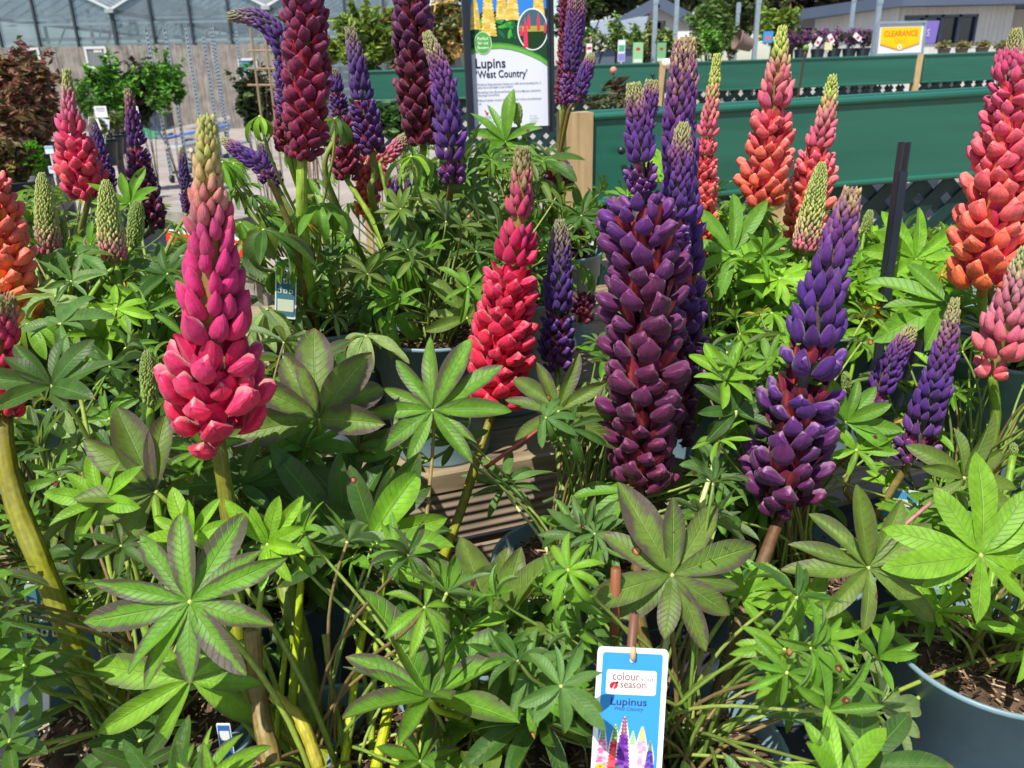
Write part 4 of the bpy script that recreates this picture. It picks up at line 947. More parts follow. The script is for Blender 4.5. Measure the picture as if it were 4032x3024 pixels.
# ================================================================== surroundings
def leaf_cloud(mb, c, rad, n, size, cols, seed=0, fill=.55, lump=5, flat=.5, mi=0):
    """many folded leaf-sized faces in uneven clumps"""
    rs = np.random.default_rng(seed + 9); c = np.array(c); rad = np.array(rad if hasattr(rad, '__len__') else (rad,) * 3)
    k = max(3, lump * 7); cc = rs.normal(size=(k, 3)); cc /= np.linalg.norm(cc, axis=1)[:, None]; cc *= (rs.random(k) ** .45)[:, None] * .86
    cr = rs.uniform(.12, .36, k); ct = rs.uniform(.7, 1.25, k)
    w = rs.integers(0, k, n); d = rs.normal(size=(n, 3)); d /= np.linalg.norm(d, axis=1)[:, None]
    p = cc[w] + d * (cr[w] * rs.random(n) ** .4)[:, None]
    sh_ = rs.random(n) < .22; gsh = rs.integers(0, 16, n); dirs = rs.normal(size=(16, 3)); dirs[:, 2] = np.abs(dirs[:, 2]) * 1.1; dirs /= np.linalg.norm(dirs, axis=1)[:, None]
    lens = rs.uniform(.85, 1.42, 16); tt_ = rs.random(n); ps = dirs[gsh] * (tt_ * lens[gsh])[:, None] + rs.normal(size=(n, 3)) * .045
    p = np.where(sh_[:, None], ps, p)
    P = c + p * rad
    a = rs.normal(size=(n, 3)); a[:, 2] *= flat; a /= np.linalg.norm(a, axis=1)[:, None]
    b = rs.normal(size=(n, 3)); b -= (a * b).sum(1)[:, None] * a; b /= np.linalg.norm(b, axis=1)[:, None]
    nn = np.cross(a, b); s = size * rs.uniform(.6, 1.35, n)[:, None]
    v0 = P - a * s; v1 = P + b * s * .42 - nn * s * .16; v2 = P + a * s; v3 = P - b * s * .42 - nn * s * .16
    V = np.stack([v0, v1, v2, v3], 1).reshape(-1, 3)
    F = np.arange(4 * n).reshape(n, 4)
    pal = np.array([lin(q, .8) for q in cols]); col = pal[rs.integers(0, len(pal), n)] * (ct[w] * rs.uniform(.75, 1.25, n))[:, None]
    mb.add(V, F, mi, np.clip(np.repeat(col, 4, axis=0), 0, 1))
def stems_into(mb, base, c, rad, n, r0, col, seed=0, mi=0):
    rs = np.random.default_rng(seed + 3)
    for i in range(n):
        t = np.array(c) + rs.normal(size=3) * np.array(rad) * .45; m = (np.array(base) + t) / 2 + rs.normal(size=3) * np.array(rad) * .12
        mb.tube(catmull([base, m, t], 8), [r0 * (1 - .75 * j / 7) for j in range(8)], 6, mi, lin(col, .8))
def shrub(px, py, Y, rpx, rpy, n, size, cols, label, cat='shrub', base=None, stemcol=(90, 70, 50), nst=6, r0=.006, group=None, seed=0, name='shrub', flowers=None, zr=None):
    c = at_y(px, py, Y); rx = pxsize(rpx, c); rz = pxsize(rpy, c); ry = zr or rx * .8
    b = Vector(base) if base is not None else Vector((c.x, c.y, 0))
    e = empty(name, b, label, cat, group)
    mb = MB(); leaf_cloud(mb, c, (rx, ry, rz), n, size, cols, seed); o = mb.build('foliage', M['foliage'], e)
    mb = MB(); stems_into(mb, b, c, (rx, ry, rz), nst, r0, stemcol, seed); mb.build('stem', M['stem'], e, smooth=True)
    if flowers:
        mb = MB(); leaf_cloud(mb, Vector(c) + Vector((0, -ry * .2, 0)), (rx, ry, rz), flowers[1], flowers[2], flowers[0], seed + 5); mb.build('flowers', M['foliage'], e)
    return e
# ---- ground
def make_paving():
    m, nt, b, n, l = newmat('block_paving')
    tc = n.new('ShaderNodeTexCoord').outputs['Object']
    br = n.new('ShaderNodeTexBrick'); l.new(tc, br.inputs['Vector']); br.inputs['Scale'].default_value = 1.0
    br.inputs['Brick Width'].default_value = .45; br.inputs['Row Height'].default_value = .45; br.inputs['Mortar Size'].default_value = .006
    br.inputs['Color1'].default_value = (.30, .26, .23, 1); br.inputs['Color2'].default_value = (.36, .32, .285, 1); br.inputs['Mortar'].default_value = (.25, .22, .2, 1)
    nz = noise(n, l, 1.1, 8, tc, .7); n2 = noise(n, l, 60, 4, tc)
    v = ramp(n, l, nz, [(.3, (.72, .70, .68, 1)), (.7, (1.1, 1.1, 1.1, 1))])
    c = mixrgb(n, l, br.outputs['Color'], v, 1.0, 'MULTIPLY')
    v2 = ramp(n, l, n2, [(.3, (.86, .86, .86, 1)), (.7, (1.1, 1.1, 1.1, 1))])
    l.new(mixrgb(n, l, c, v2, 1.0, 'MULTIPLY'), b.inputs['Base Color']); setin(b, rough=.85, spec=.2)
    bump(n, l, b, n2, .4, .003); return m
mb = MB(); mb.add([(-150, -20, 0), (150, -20, 0), (150, 260, 0), (-150, 260, 0)], [(0, 1, 2, 3)])
mb.build('ground', make_paving(), kind='structure')

# ---- board fence
M['fence'] = m_wood('silvered_fence_board', (86, 80, 74), (172, 165, 156), 'Z', k=.82, scale=.5)
Yf = 26.0
f0 = at_y(-60, 189, Yf); f1 = at_y(1100, 170, Yf); ft = (f0.z + f1.z) / 2
fe = empty('board_fence', (f0.x, Yf, 0), 'tall silvered close board fence in front of the glasshouse', 'fence')
xx = f0.x; i = 0; npan = 6; wpan = (f1.x - f0.x) / npan
rs = np.random.default_rng(4)
for p_ in range(npan):
    mb = MB(); x = f0.x + p_ * wpan
    nb = int(wpan / .152)
    for k in range(nb):
        tt = ft + rs.uniform(-.025, .025); wcol = None
        mb.box((x + (k + .5) * wpan / nb, Yf + rs.uniform(-.008, .008), tt / 2), (wpan / nb - .006, .022, tt))
    mb.build('panel', M['fence'], fe)
for i in range(npan + 1):
    mb = MB(); mb.box((f0.x + i * wpan, Yf + .08, ft / 2 - .05), (.1, .1, ft - .1)); mb.build('post', M['fence'], fe)
# ---- glasshouse
def make_glass():
    m, nt, b, n, l = newmat('old_glass'); nz = noise(n, l, 1.5, 5)
    l.new(ramp(n, l, nz, [(.35, (.16, .19, .21, 1)), (.7, (.34, .39, .42, 1))]), b.inputs['Base Color']); setin(b, rough=.12, spec=.9)
    t = n.new('ShaderNodeBsdfTransparent'); t.inputs[0].default_value = (.66, .74, .78, 1)
    ms = n.new('ShaderNodeMixShader'); ms.inputs[0].default_value = .72
    l.new(b.outputs[0], ms.inputs[1]); l.new(t.outputs[0], ms.inputs[2]); l.new(ms.outputs[0], nt.nodes['Material Output'].inputs['Surface']); return m
M['glass'] = make_glass()
M['darkmetal'] = m_plain('dark_glazing_bar', (60, 66, 72), .5, var=.15, nscale=3)
M['whitemetal'] = m_plain('white_painted_metal', (205, 208, 206), .5, var=.08, nscale=3)
M['greymetal'] = m_plain('grey_roof_sheet', (120, 130, 140), .5, var=.12, nscale=1.5)
Yg = 27.2
M['slate2'] = m_plain('dull_aluminium', (160, 166, 170), .5, var=.1, nscale=2)
gp = lambda x, y: at_y(x, y, Yg)
va, vb = gp(440, 42), gp(1052, 42); half = (vb.x - va.x) / 2
ez = va.z; rise = half * .50
gh = empty('glasshouse', (va.x, Yg, 0), 'large glasshouse with valley gutters behind the board fence', 'glasshouse')
bays = [va.x - 2 * half, va.x, vb.x, vb.x + 2 * half]
for i in range(3):
    x0, x1 = bays[i], bays[i + 1]; xm = (x0 + x1) / 2
    mb = MB(); mb.poly([(x0, Yg, .2), (x1, Yg, .2), (x1, Yg, ez), (xm, Yg, ez + rise), (x0, Yg, ez)], th=.01, nrm=(0, -1, 0)); mb.build('glazing', M['glass'], gh)
    mb = MB()
    for s0, s1 in ((x0, xm), (xm, x1)):
        za, zb = (ez, ez + rise) if s0 == x0 else (ez + rise, ez)
        mb.add([(s0, Yg + .05, za + .02), (s1, Yg + .05, zb + .02), (s1, Yg + 20, zb + .02), (s0, Yg + 20, za + .02)], [(0, 1, 2, 3)])
    mb.build('roof_glazing', M['glass'], gh)
    mb = MB()
    for k in range(1, 26):
        yy = Yg + k * .8
        mb.beam((x0, yy, ez + .06), (xm, yy, ez + rise + .06), .035, .045); mb.beam((xm, yy, ez + rise + .06), (x1, yy, ez + .06), .035, .045)
    mb.build('rafters', M['slate2'], gh)
    mb = MB(); mb.beam((x0, Yg - .06, ez + .03), (xm, Yg - .06, ez + rise + .03), .06, .07); mb.beam((xm, Yg - .06, ez + rise + .03), (x1, Yg - .06, ez + .03), .06, .07)
    mb.build('verge', M['whitemetal'], gh)
    for k in range(5):
        xk = x0 + (x1 - x0) * k / 4.0; zt = ez + rise * (1 - abs(xk - xm) / (xm - x0))
        if k == 4 and i < 2: continue
        mb = MB(); mb.box((xk, Yg - .06, (.3 + zt) / 2), (.06 if k else .09, .09, zt - .3)); mb.build('mullion', M['darkmetal'], gh)
    mb = MB(); mb.box((x0, Yg - .12, ez - .02), (.26, .2, .11)); mb.box((x0, Yg + 8, ez - .02), (.24, 16, .10)); mb.build('gutter', M['slate2'], gh)
# inside: screens, pipes and braces seen through the glass
mb = MB()
for k in range(16):
    z = .8 + k * .27
    mb.box((va.x + half * .4, Yg + 1.2 + (k % 3) * 1.7, z), (half * 6.2, .05, .07 if k % 4 else .12), col=lin((250 - 40 * (k % 3), 252 - 36 * (k % 3), 252 - 34 * (k % 3)), 1))
for k in range(9):
    x = bays[0] + k * half * .7
    mb.beam((x, Yg + 3, .5), (x + half * .8, Yg + 3, ez), .04, .04, col=lin((150, 158, 162), .8))
    mb.box((x, Yg + 5, 2.0), (.09, .09, 4.0), col=lin((150, 156, 160), .8))
mb.box((va.x + half, Yg + 14, 1.6), (half * 7, .2, 3.2), col=lin((90, 100, 100), .8))
for k in range(40): mb.beam((bays[0] + k * half * .16, Yg + 9, ez - .4), (bays[0] + k * half * .16 + half * .3, Yg + 9, ez + rise * .9), .03, .04, col=lin((176, 182, 184), .8))
mb.build('inner_frame', M['paint'], gh)
# framed sheets on the fence
def framed(px0, py0, px1, py1, face, label, Y=Yf - .06, name='framed_poster', art=None):
    a, b_ = at_y(px0, py1, Y), at_y(px1, py0, Y); cx, cz = (a.x + b_.x) / 2, (a.z + b_.z) / 2; w, h = b_.x - a.x, b_.z - a.z
    e = empty(name, (cx, Y, cz), label, 'poster')
    mb = MB()
    for dx in (-1, 1): mb.box((cx + dx * (w / 2 - .035), Y, cz), (.07, .04, h))
    for dz in (-1, 1): mb.box((cx, Y - .001, cz + dz * (h / 2 - .035)), (w, .04, .07))
    mb.build('frame', M['whitemetal'], e)
    mb = MB(); mb.box((cx, Y + .01, cz), (w - .08, .012, h - .08), col=lin(face, .8))
    if art:
        for (u, v, sw, sh, c) in art: mb.box((cx + u * w, Y + .002 - .001 * sw, cz + v * h), (sw * w, .006, sh * h), col=lin(c, .8))
    mb.build('sheet', M['ink'], e)
    return e
framed(72, 188, 152, 278, (30, 120, 70), 'green framed poster with red and white picture on the fence, leftmost', art=[(-.1, -.2, .5, .3, (40, 150, 80)), (.12, .12, .3, .3, (190, 70, 60)), (-.2, .2, .2, .18, (230, 230, 220)), (.2, -.25, .2, .14, (225, 225, 215))])
framed(346, 182, 416, 272, (120, 128, 130), 'white framed grey window pane on the fence above the green climbers', name='framed_window', art=[(.1, .32, .36, .18, (214, 208, 200))])
framed(946, 228, 1010, 312, (90, 150, 190), 'pale blue framed poster on the fence at its right end', art=[(-.05, .1, .5, .3, (60, 130, 90)), (.05, -.25, .6, .3, (220, 225, 228))])

# ---- grey timber bench on the left
b0, b1 = at_z(-150, 1060, .80), at_z(492, 543, .80)
bd = Vector((b1.x - b0.x, b1.y - b0.y, 0)).normalized(); bn = Vector((-bd.y, bd.x, 0)); bl = (b1 - b0).length; ba = math.atan2(bd.y, bd.x)
be = empty('timber_bench', (b0.x, b0.y, 0), 'grey weathered timber plant bench at the left', 'bench', rz=ba)
rotb = Matrix.Rotation(ba, 3, 'Z')
M['benchwood'] = m_wood('grey_bench_board', (100, 96, 90), (172, 166, 154), 'X', k=.85)
def BP(a, b, z): q = b0 + bd * a + bn * b; return Vector((q.x, q.y, z))
mb = MB(); mb.box(BP(bl / 2, .018, .745), (bl, .036, .115), rotb); mb.build('front_rail', M['benchwood'], be)
for k in range(7):
    mb = MB(); mb.box(BP(bl / 2, .045 + .07 + k * .155, .775), (bl, .14, .026), rotb); mb.build('deck_board', M['benchwood'], be)
for a in np.linspace(.2, bl - .1, 6):
    for b in (.08, 1.0):
        mb = MB(); mb.box(BP(a, b, .345), (.07, .07, .69), rotb); mb.build('leg', M['benchwood'], be)
mb = MB(); mb.box(BP(bl / 2, .5, .786 + .006), (bl - .1, 1.0, .003), rotb); mb.build('bench_cloth', M['fabric'], None, label='black cloth laid on the grey timber bench at the left', cat='cloth')
mb = MB(); mb.box(BP(bl / 2, 1.06, .37), (bl - .2, .02, .70), rotb); mb.build('underside_shade_panel', M['darkmetal'], be)  # added dark board, stands in for the shade under the bench
mb = MB(); mb.box(BP(bl / 2, .5, .06), (bl - .3, .9, .03), rotb); mb.build('underside_shade_board', M['darkmetal'], be)  # dark sheet added near the ground to deepen the dark beneath the bench
ZB = .796
def small_pot(x, y, z, r, h, mat, e, seed=0):
    pot_parts(e, (x, y), z, r, h, M[mat], seed=seed, soil=False, lod=24)
    mb = MB(); mb.lathe([(0.001, h * .9), (r * .93, h * .88)], (x, y, z), 20); mb.build('soil', M['soil'], e)
def potted(px, py, Y, z, r, h, mat, cl, n, size, cols, label, rpx, rpy, cat='potted plant', name='potted_plant', group=None, flowers=None, seed=0, stemcol=(90, 80, 50), nst=6, up=None):
    """(px, py): pixel of the crown centre; pot stands at height z below it"""
    c = at_y(px, py, Y); e = empty(name, (c.x, c.y, z), label, cat, group)
    small_pot(c.x, c.y, z, r, h, mat, e, seed)
    rx, rz = pxsize(rpx, c), pxsize(rpy, c)
    mb = MB(); leaf_cloud(mb, c, (rx, rx * .85, rz), n, size, cols, seed); mb.build('foliage', M['foliage'], e)
    mb = MB(); stems_into(mb, (c.x, c.y, z + h * .85), c, (rx, rx * .8, rz), nst, .004 + r * .02, stemcol, seed); mb.build('stem', M['stem'], e, smooth=True)
    if flowers:
        mb = MB(); leaf_cloud(mb, c + Vector((0, -rx * .3, rz * .15)), (rx, rx * .8, rz), flowers[1], flowers[2], flowers[0], seed + 5, flat=1); mb.build('flowers', M['foliage'], e)
    return e
BRN = [(140, 80, 72), (116, 76, 60), (160, 100, 84), (100, 92, 56), (172, 116, 100), (130, 112, 64), (150, 130, 80)]
potted(60, 420, 3.9, ZB, .15, .24, 'potdark', 0, 5200, .026, BRN, 'big copper brown leaved shrub on the timber bench', 185, 215, seed=1, nst=16, stemcol=(110, 80, 70), name='potted_shrub', cat='shrub')
potted(170, 440, 4.6, ZB, .13, .22, 'potdark', 0, 2600, .026, BRN + [(150, 140, 60)], 'smaller coppery shrub behind the large one on the bench', 80, 180, seed=2, nst=10, stemcol=(110, 80, 70), name='potted_shrub', cat='shrub')
potted(35, 620, 3.0, ZB, .125, .19, 'potdark', 0, 700, .022, [(96, 84, 50), (130, 120, 50), (90, 60, 44)], 'sparse brownish plant in the large dark pot at the left edge', 85, 110, seed=3, nst=9)
potted(122, 620, 3.55, ZB, .085, .13, 'potbrown', 0, 1100, .024, [(110, 180, 40), (86, 150, 40), (140, 200, 60)], 'small bright green plant in a brown pot on the bench', 46, 58, seed=4, nst=9, stemcol=(110, 130, 50))
for k, (px, py, Y, lab) in enumerate([(395, 500, 5.6, 'nearest'), (425, 488, 6.1, 'second'), (452, 478, 6.6, 'third'), (478, 470, 7.1, 'last')]):
    potted(px, py, Y, ZB, .085, .15, 'potdark', 0, 340, .02, [(120, 150, 60), (100, 130, 60), (150, 160, 70)], 'small shrub in a black pot, %s in the row at the bench end' % lab, 26, 34, seed=20 + k, group='black pots along the bench end')
# label cards standing among the bench plants
def card(px, py, Y, wpx, hpx, col, label, lean=0.0, name='plant_label', art=(), grp=None, cat='plant label', stake=.1, tilt=0.0):
    c = at_y(px, py, Y); w, h = pxsize(wpx, c), pxsize(hpx, c)
    e = empty(name, (c.x, c.y, c.z - h / 2), label, cat, grp); e_rot = Matrix.Rotation(tilt, 3, 'Y') @ Matrix.Rotation(lean, 3, 'Z')
    mb = MB(); mb.box(c, (w, .0015, h), e_rot, col=lin(col, .85))
    for (u, v, sw, sh, cc) in art:
        mb.box(Vector(c) + e_rot @ Vector((u * w, -.0012, v * h)), (sw * w, .0006, sh * h), e_rot, col=lin(cc, .85))
    mb.build('card', M['ink'], e)
    mb = MB(); mb.box(Vector(c) + e_rot @ Vector((0, .002, -h / 2 - stake / 2)), (w * .12 + .002, .002, stake), e_rot, col=lin((220, 220, 215), .8)); mb.build('stake', M['ink'], e)
    return e
GREYL = [(0, .30, .7, .06, (90, 90, 95)), (0, .16, .8, .04, (120, 120, 125)), (0, .04, .6, .04, (120, 120, 125))]
card(397, 440, 6.0, 48, 42, (236, 238, 240), 'white notice card with grey lines clipped above the bench pots', art=GREYL)
card(358, 478, 5.6, 20, 32, (240, 240, 240), 'blank white label leaning among the bench pots, leftmost', tilt=.25)
card(385, 492, 5.5, 18, 46, (244, 244, 246), 'long white label hanging among the bench pots', tilt=-.15)
card(412, 488, 5.6, 36, 38, (222, 226, 240), 'white label with violet print among the bench pots', tilt=.2, art=[(0, -.1, .6, .3, (160, 150, 200))])
card(540, 450, 8.0, 14, 60, (238, 240, 242), 'tall narrow white card beyond the bench end', stake=.3)
card(194, 590, 3.5, 34, 30, (222, 232, 238), 'pale blue and white label behind the small green plant', art=[(0, .3, 1, .3, (150, 190, 215))])
card(208, 668, 3.3, 32, 28, (226, 230, 244), 'white price label low beside the brown pot', art=GREYL)

# ---- climbers on canes in front of the fence
GRN = [(96, 160, 44), (70, 130, 40), (130, 190, 60), (54, 100, 36)]
shrub(440, 345, 10.5, 100, 118, 3000, .045, GRN, 'bright green broad leaved climber in front of the fence, left one', seed=31, nst=7)
shrub(560, 370, 10.8, 64, 125, 2000, .045, [(60, 70, 50), (48, 84, 38), (80, 60, 50)], 'dark leaved climber between the two green ones', seed=32, nst=6)
shrub(650, 350, 10.3, 84, 118, 2200, .045, GRN, 'bright green climber behind the trolley posts', seed=33, nst=6)
shrub(330, 400, 9.5, 48, 70, 800, .035, [(120, 160, 70), (90, 140, 60)], 'feathery light green shrub left of the climbers', seed=34)
# ---- trolleys
def trolley(pa, pb, Y0, Y1, label, shelves=(0.28,), ztop=None):
    """pa, pb: x of near-left/right posts at the ground pixel row; tall posts with slots"""
    (xa, ya), (xb, yb) = pa, pb
    A, B = at_y(xa, ya, Y0), at_y(xb, yb, Y0); A.z = B.z = 0
    d = Vector((0.05, Y1 - Y0, 0)); Cc, Dd = A + d, B + d; zt = ztop or 2.0
    e = empty('plant_trolley', ((A.x + Dd.x) / 2, (A.y + Dd.y) / 2, 0), label, 'trolley', 'galvanised plant trolleys by the fence')
    for p in (A, B, Cc, Dd):
        mb = MB()
        mb.box((p.x - .016, p.y, .12 + (zt - .12) / 2), (.006, .034, zt - .12)); mb.box((p.x + .016, p.y, .12 + (zt - .12) / 2), (.006, .034, zt - .12)); 
        nslot = int((zt - .2) / .055)
        for k in range(nslot): mb.box((p.x, p.y - .012, .2 + k * .055), (.028, .004, .026))
        for k in range(nslot): mb.box((p.x, p.y - .0095, .2275 + k * .055), (.028, .003, .026), mi=1)
        mb.build('post', [M['galv'], M['potdark']], e)
        mb = MB(); mb.tube([(p.x - .02, p.y, .055), (p.x + .02, p.y, .055)], .055, 14); mb.build('wheel', M['potdark'], e, smooth=True)
    for z in (.14,) + tuple(shelves):
        mb = MB(); mb.box(((A.x + Dd.x) / 2, (A.y + Dd.y) / 2, z), (abs(B.x - A.x) + .02, abs(Y1 - Y0) + .02, .03)); mb.build('shelf', M['galv' if z > .2 else 'darkmetal'], e)
        if z > .2:
            mb = MB(); mb.box(((A.x + B.x) / 2, A.y - .03, z), (abs(B.x - A.x), .02, .035)); mb.build('shelf_edge', M['whitemetal'], e)
    return e
trolley((672, 672), (738, 660), 11.6, 12.9, 'galvanised trolley with tall slotted posts and one low grey shelf', shelves=(.5,), ztop=2.05)
trolley((806, 600), (905, 590), 13.6, 14.6, 'galvanised trolley partly hidden by the crimson spike', shelves=(.35,), ztop=2.2)
# ---- hand cart with spoked wheel
hc = at_z(755, 655, 0.0); hy = hc.y
ce = empty('hand_cart', (hc.x, hy, 0), 'low flat hand cart with cream rails and a brown spoked wheel', 'cart')
w0 = at_y(755, 590, hy)
mb = MB(); rr_ = pxsize(40, w0)
ringp = [(w0.x + rr_ * math.cos(a), hy, w0.z + rr_ * math.sin(a)) for a in np.linspace(0, 2 * math.pi, 25)]
mb.tube(ringp, .022, 8, 0, lin((60, 50, 46), .8)); wh = mb.build('wheel', M['paint'], ce, smooth=True)
mb = MB()
for k in range(7):
    a = k * 2 * math.pi / 7; mb.beam((w0.x, hy, w0.z), (w0.x + rr_ * math.cos(a), hy, w0.z + rr_ * math.sin(a)), .03, .03, col=lin((150, 128, 110), .8))
mb.tube([(w0.x, hy - .05, w0.z), (w0.x, hy + .05, w0.z)], .035, 10, 0, lin((225, 215, 200), .8)); mb.build('spokes', M['paint'], ce)
mb = MB()
mb.beam(at_y(632, 525, hy - .1), at_y(905, 462, hy + .5), .04, .05, col=lin((225, 215, 200), .8)); mb.beam(at_y(660, 558, hy - .1), at_y(905, 505, hy + .5), .04, .06, col=lin((220, 212, 205), .8))
mb.build('rail', M['paint'], ce)
mb = MB(); mb.beam(at_y(650, 545, hy + .2), at_y(905, 490, hy + .6), .5, .03, col=lin((90, 120, 190), .8)); mb.build('bed', M['paint'], ce)
mb = MB(); mb.beam(at_y(598, 470, hy - .1), at_y(668, 585, hy - .1), .04, .04, col=lin((70, 86, 110), .8)); mb.build('handle', M['paint'], ce)
# black crates and green poles near the fence
for k, (px, lab) in enumerate([(600, 'left'), (650, 'right')]):
    c = at_z(px, 545, 0); e = empty('plastic_crate', c, 'dark plastic crate below the climbers, the %s one' % lab, 'crate')
    mb = MB(); w, h = .42, .34
    for sx in (-1, 1): mb.box((c.x + sx * w / 2, c.y, h / 2 + .3), (.02, w, h))
    for sy in (-1, 1): mb.box((c.x, c.y + sy * w / 2, h / 2 + .3), (w, .02, h))
    mb.box((c.x, c.y, .31), (w, w, .02)); mb.build('bin', M['darkmetal'], e)
    mb = MB(); mb.box((c.x, c.y - w / 2, h + .31), (w + .04, .04, .03)); mb.build('rim', M['greymetal'], e)
    mb = MB(); mb.box((c.x, c.y, .15), (w * .8, w * .8, .28)); mb.build('base', M['greymetal'], e)
tag((lambda m_: (m_.beam(at_y(560, 505, 13.5), at_y(620, 528, 13.3), .03, .03, col=lin((40, 160, 100), .8)), m_.build('green_pole', M['paint']))[1])(MB()), 'upper green pole lying across beside the cart', 'pole')
tag((lambda m_: (m_.beam(at_y(560, 522, 13.2), at_y(618, 545, 13.0), .03, .03, col=lin((40, 160, 100), .8)), m_.build('green_pole', M['paint']))[1])(MB()), 'lower green pole lying across beside the cart', 'pole')
# ---- red shelf strip on timber behind the crimson spike
pa, pb = at_y(655, 925, 2.1), at_y(1010, 978, 1.95)
mb = MB(); mb.beam(pa + Vector((0, .05, .06)), pb + Vector((0, .05, .06)), .16, .03); mb.beam(pa + Vector((0, .05, -.10)), pb + Vector((0, .05, -.10)), .08, .05)
se = empty('timber_shelf', (pb.x, pb.y, 0), 'short grey timber shelf behind the crimson spike', 'shelf')
mb.build('board', M['benchwood'], se)
for q in (pa, pb - Vector((.03, 0, 0))):
    mb = MB(); mb.box((q.x, q.y + .06, (q.z - .12) / 2), (.06, .06, q.z - .12)); mb.build('leg', M['benchwood'], se)

def text_geo(s, size, align='LEFT', xs=1.0, bold=0.0):
    cu = bpy.data.curves.new('t', 'FONT'); cu.body = s; cu.size = size; cu.align_x = align; cu.resolution_u = 3; cu.offset = bold * size
    o = bpy.data.objects.new('t', cu); C.objects.link(o)
    dg = bpy.context.evaluated_depsgraph_get(); me = bpy.data.meshes.new_from_object(o.evaluated_get(dg))
    V = np.array([tuple(v.co) for v in me.vertices]).reshape(-1, 3); F = [tuple(p.vertices) for p in me.polygons]
    bpy.data.objects.remove(o); bpy.data.curves.remove(cu); bpy.data.meshes.remove(me)
    if len(V): V[:, 0] *= xs
    return V, F
class Sheet:
    """a flat printed sheet: coordinates in metres from its lower left corner; every layer sits a little prouder"""
    def __init__(s, O, ux, uy, step=.000006):
        s.O, s.ux, s.uy = Vector(O), Vector(ux).normalized(), Vector(uy).normalized(); s.n = s.ux.cross(s.uy).normalized(); s.step = step; s.mb = MB(); s.k = 0
    def P(s, x, y): return s.O + s.ux * x + s.uy * y + s.n * (s.step * s.k)
    def poly(s, pts, col, k=None):
        s.k = (s.k + 1) if k is None else k; s.mb.poly([s.P(x, y) for x, y in pts], 0, lin(col, .85))
    def rect(s, x, y, w, h, col, r=0.0):
        if r == 0: s.poly([(x, y), (x + w, y), (x + w, y + h), (x, y + h)], col); return
        pts = []
        for cx, cy, a0 in ((x + w - r, y + r, -90), (x + w - r, y + h - r, 0), (x + r, y + h - r, 90), (x + r, y + r, 180)):
            for j in range(6): a = R(a0 + j * 18); pts.append((cx + r * math.cos(a), cy + r * math.sin(a)))
        s.poly(pts, col)
    def ell(s, x, y, rx, ry, col, n=28, rot=0.0):
        s.poly([(x + rx * math.cos(a) * math.cos(rot) - ry * math.sin(a) * math.sin(rot), y + rx * math.cos(a) * math.sin(rot) + ry * math.sin(a) * math.cos(rot)) for a in np.linspace(0, 2 * math.pi, n, endpoint=False)], col)
    def text(s, t, x, y, size, col, align='LEFT', xs=1.0, bold=0.0, shear=0.0):
        V, F = text_geo(t, size, align, xs, bold)
        if not len(V): return
        s.k += 1
        s.mb.add([tuple(s.P(x + v[0] + shear * v[1], y + v[1])) for v in V], F, 0, lin(col, .85))
    def lupin_print(s, x, y, w, h, cols, tip=None, white=None, seed=0):
        rs = random.Random(seed)
        if white:
            s.poly([(x + w * .62 * math.sin(a) * (1 if True else 1) * (.35 + .65 * (1 - (math.cos(a) + 1) / 2)), y + h * .5 + h * .54 * math.cos(a)) for a in np.linspace(0, 2 * math.pi, 26, endpoint=False)], white)
        rows = 16; k0 = s.k + 1
        for i in range(rows):
            t = i / (rows - 1); yy = y + h * (1 - t); ww = w * (.12 + .42 * t ** .8)
            c = (tip if tip and t < .28 else cols[rs.randrange(len(cols))])
            m = 2 if t < .3 else 4
            for j in range(m):
                u = -1 + 2 * (j + .5) / m; cc = c if t < .28 else cols[rs.randrange(len(cols))]
                s.k = k0 + i + (j % 2) * .5; s.k -= 1; s.ell(x + u * ww * .78, yy - abs(u) * h * .02, ww * .42 + w * .02, h / rows * .62, cc, 8, -u * .5)
        s.k = k0 + rows + 1
    def build(s, name, parent, mat='ink'): return s.mb.build(name, M[mat], parent)

# ---- strip with white letters on the shelf edge
pa2, pb2 = at_y(662, 985, 2.04), at_y(1008, 1032, 1.90)
ux = (pb2 - pa2).normalized(); sh = Sheet(pa2, ux, Vector((0, 0, 1)) - ux * ux.z)
Lw = (pb2 - pa2).length; hh = pxsize(82, pa2)
e = empty('shelf_strip', pa2, 'red and white printed strip fixed along the timber shelf edge', 'sign')
mb = MB(); mb.beam(pa2 + Vector((0, .006, hh / 2)), pb2 + Vector((0, .006, hh / 2)), .004, hh, col=lin((224, 220, 214), .85)); mb.build('backing', M['ink'], e)
sh.rect(0, hh * .04, Lw, hh * .84, (226, 58, 40)); sh.text('L', Lw * .05, hh * .2, hh * .75, (240, 240, 240), bold=.02); sh.text('H', Lw * .70, hh * .18, hh * .80, (240, 240, 240), bold=.02); sh.text('u', Lw * .90, hh * .3, hh * .6, (240, 240, 240), bold=.02)
sh.build('printed_face', e)

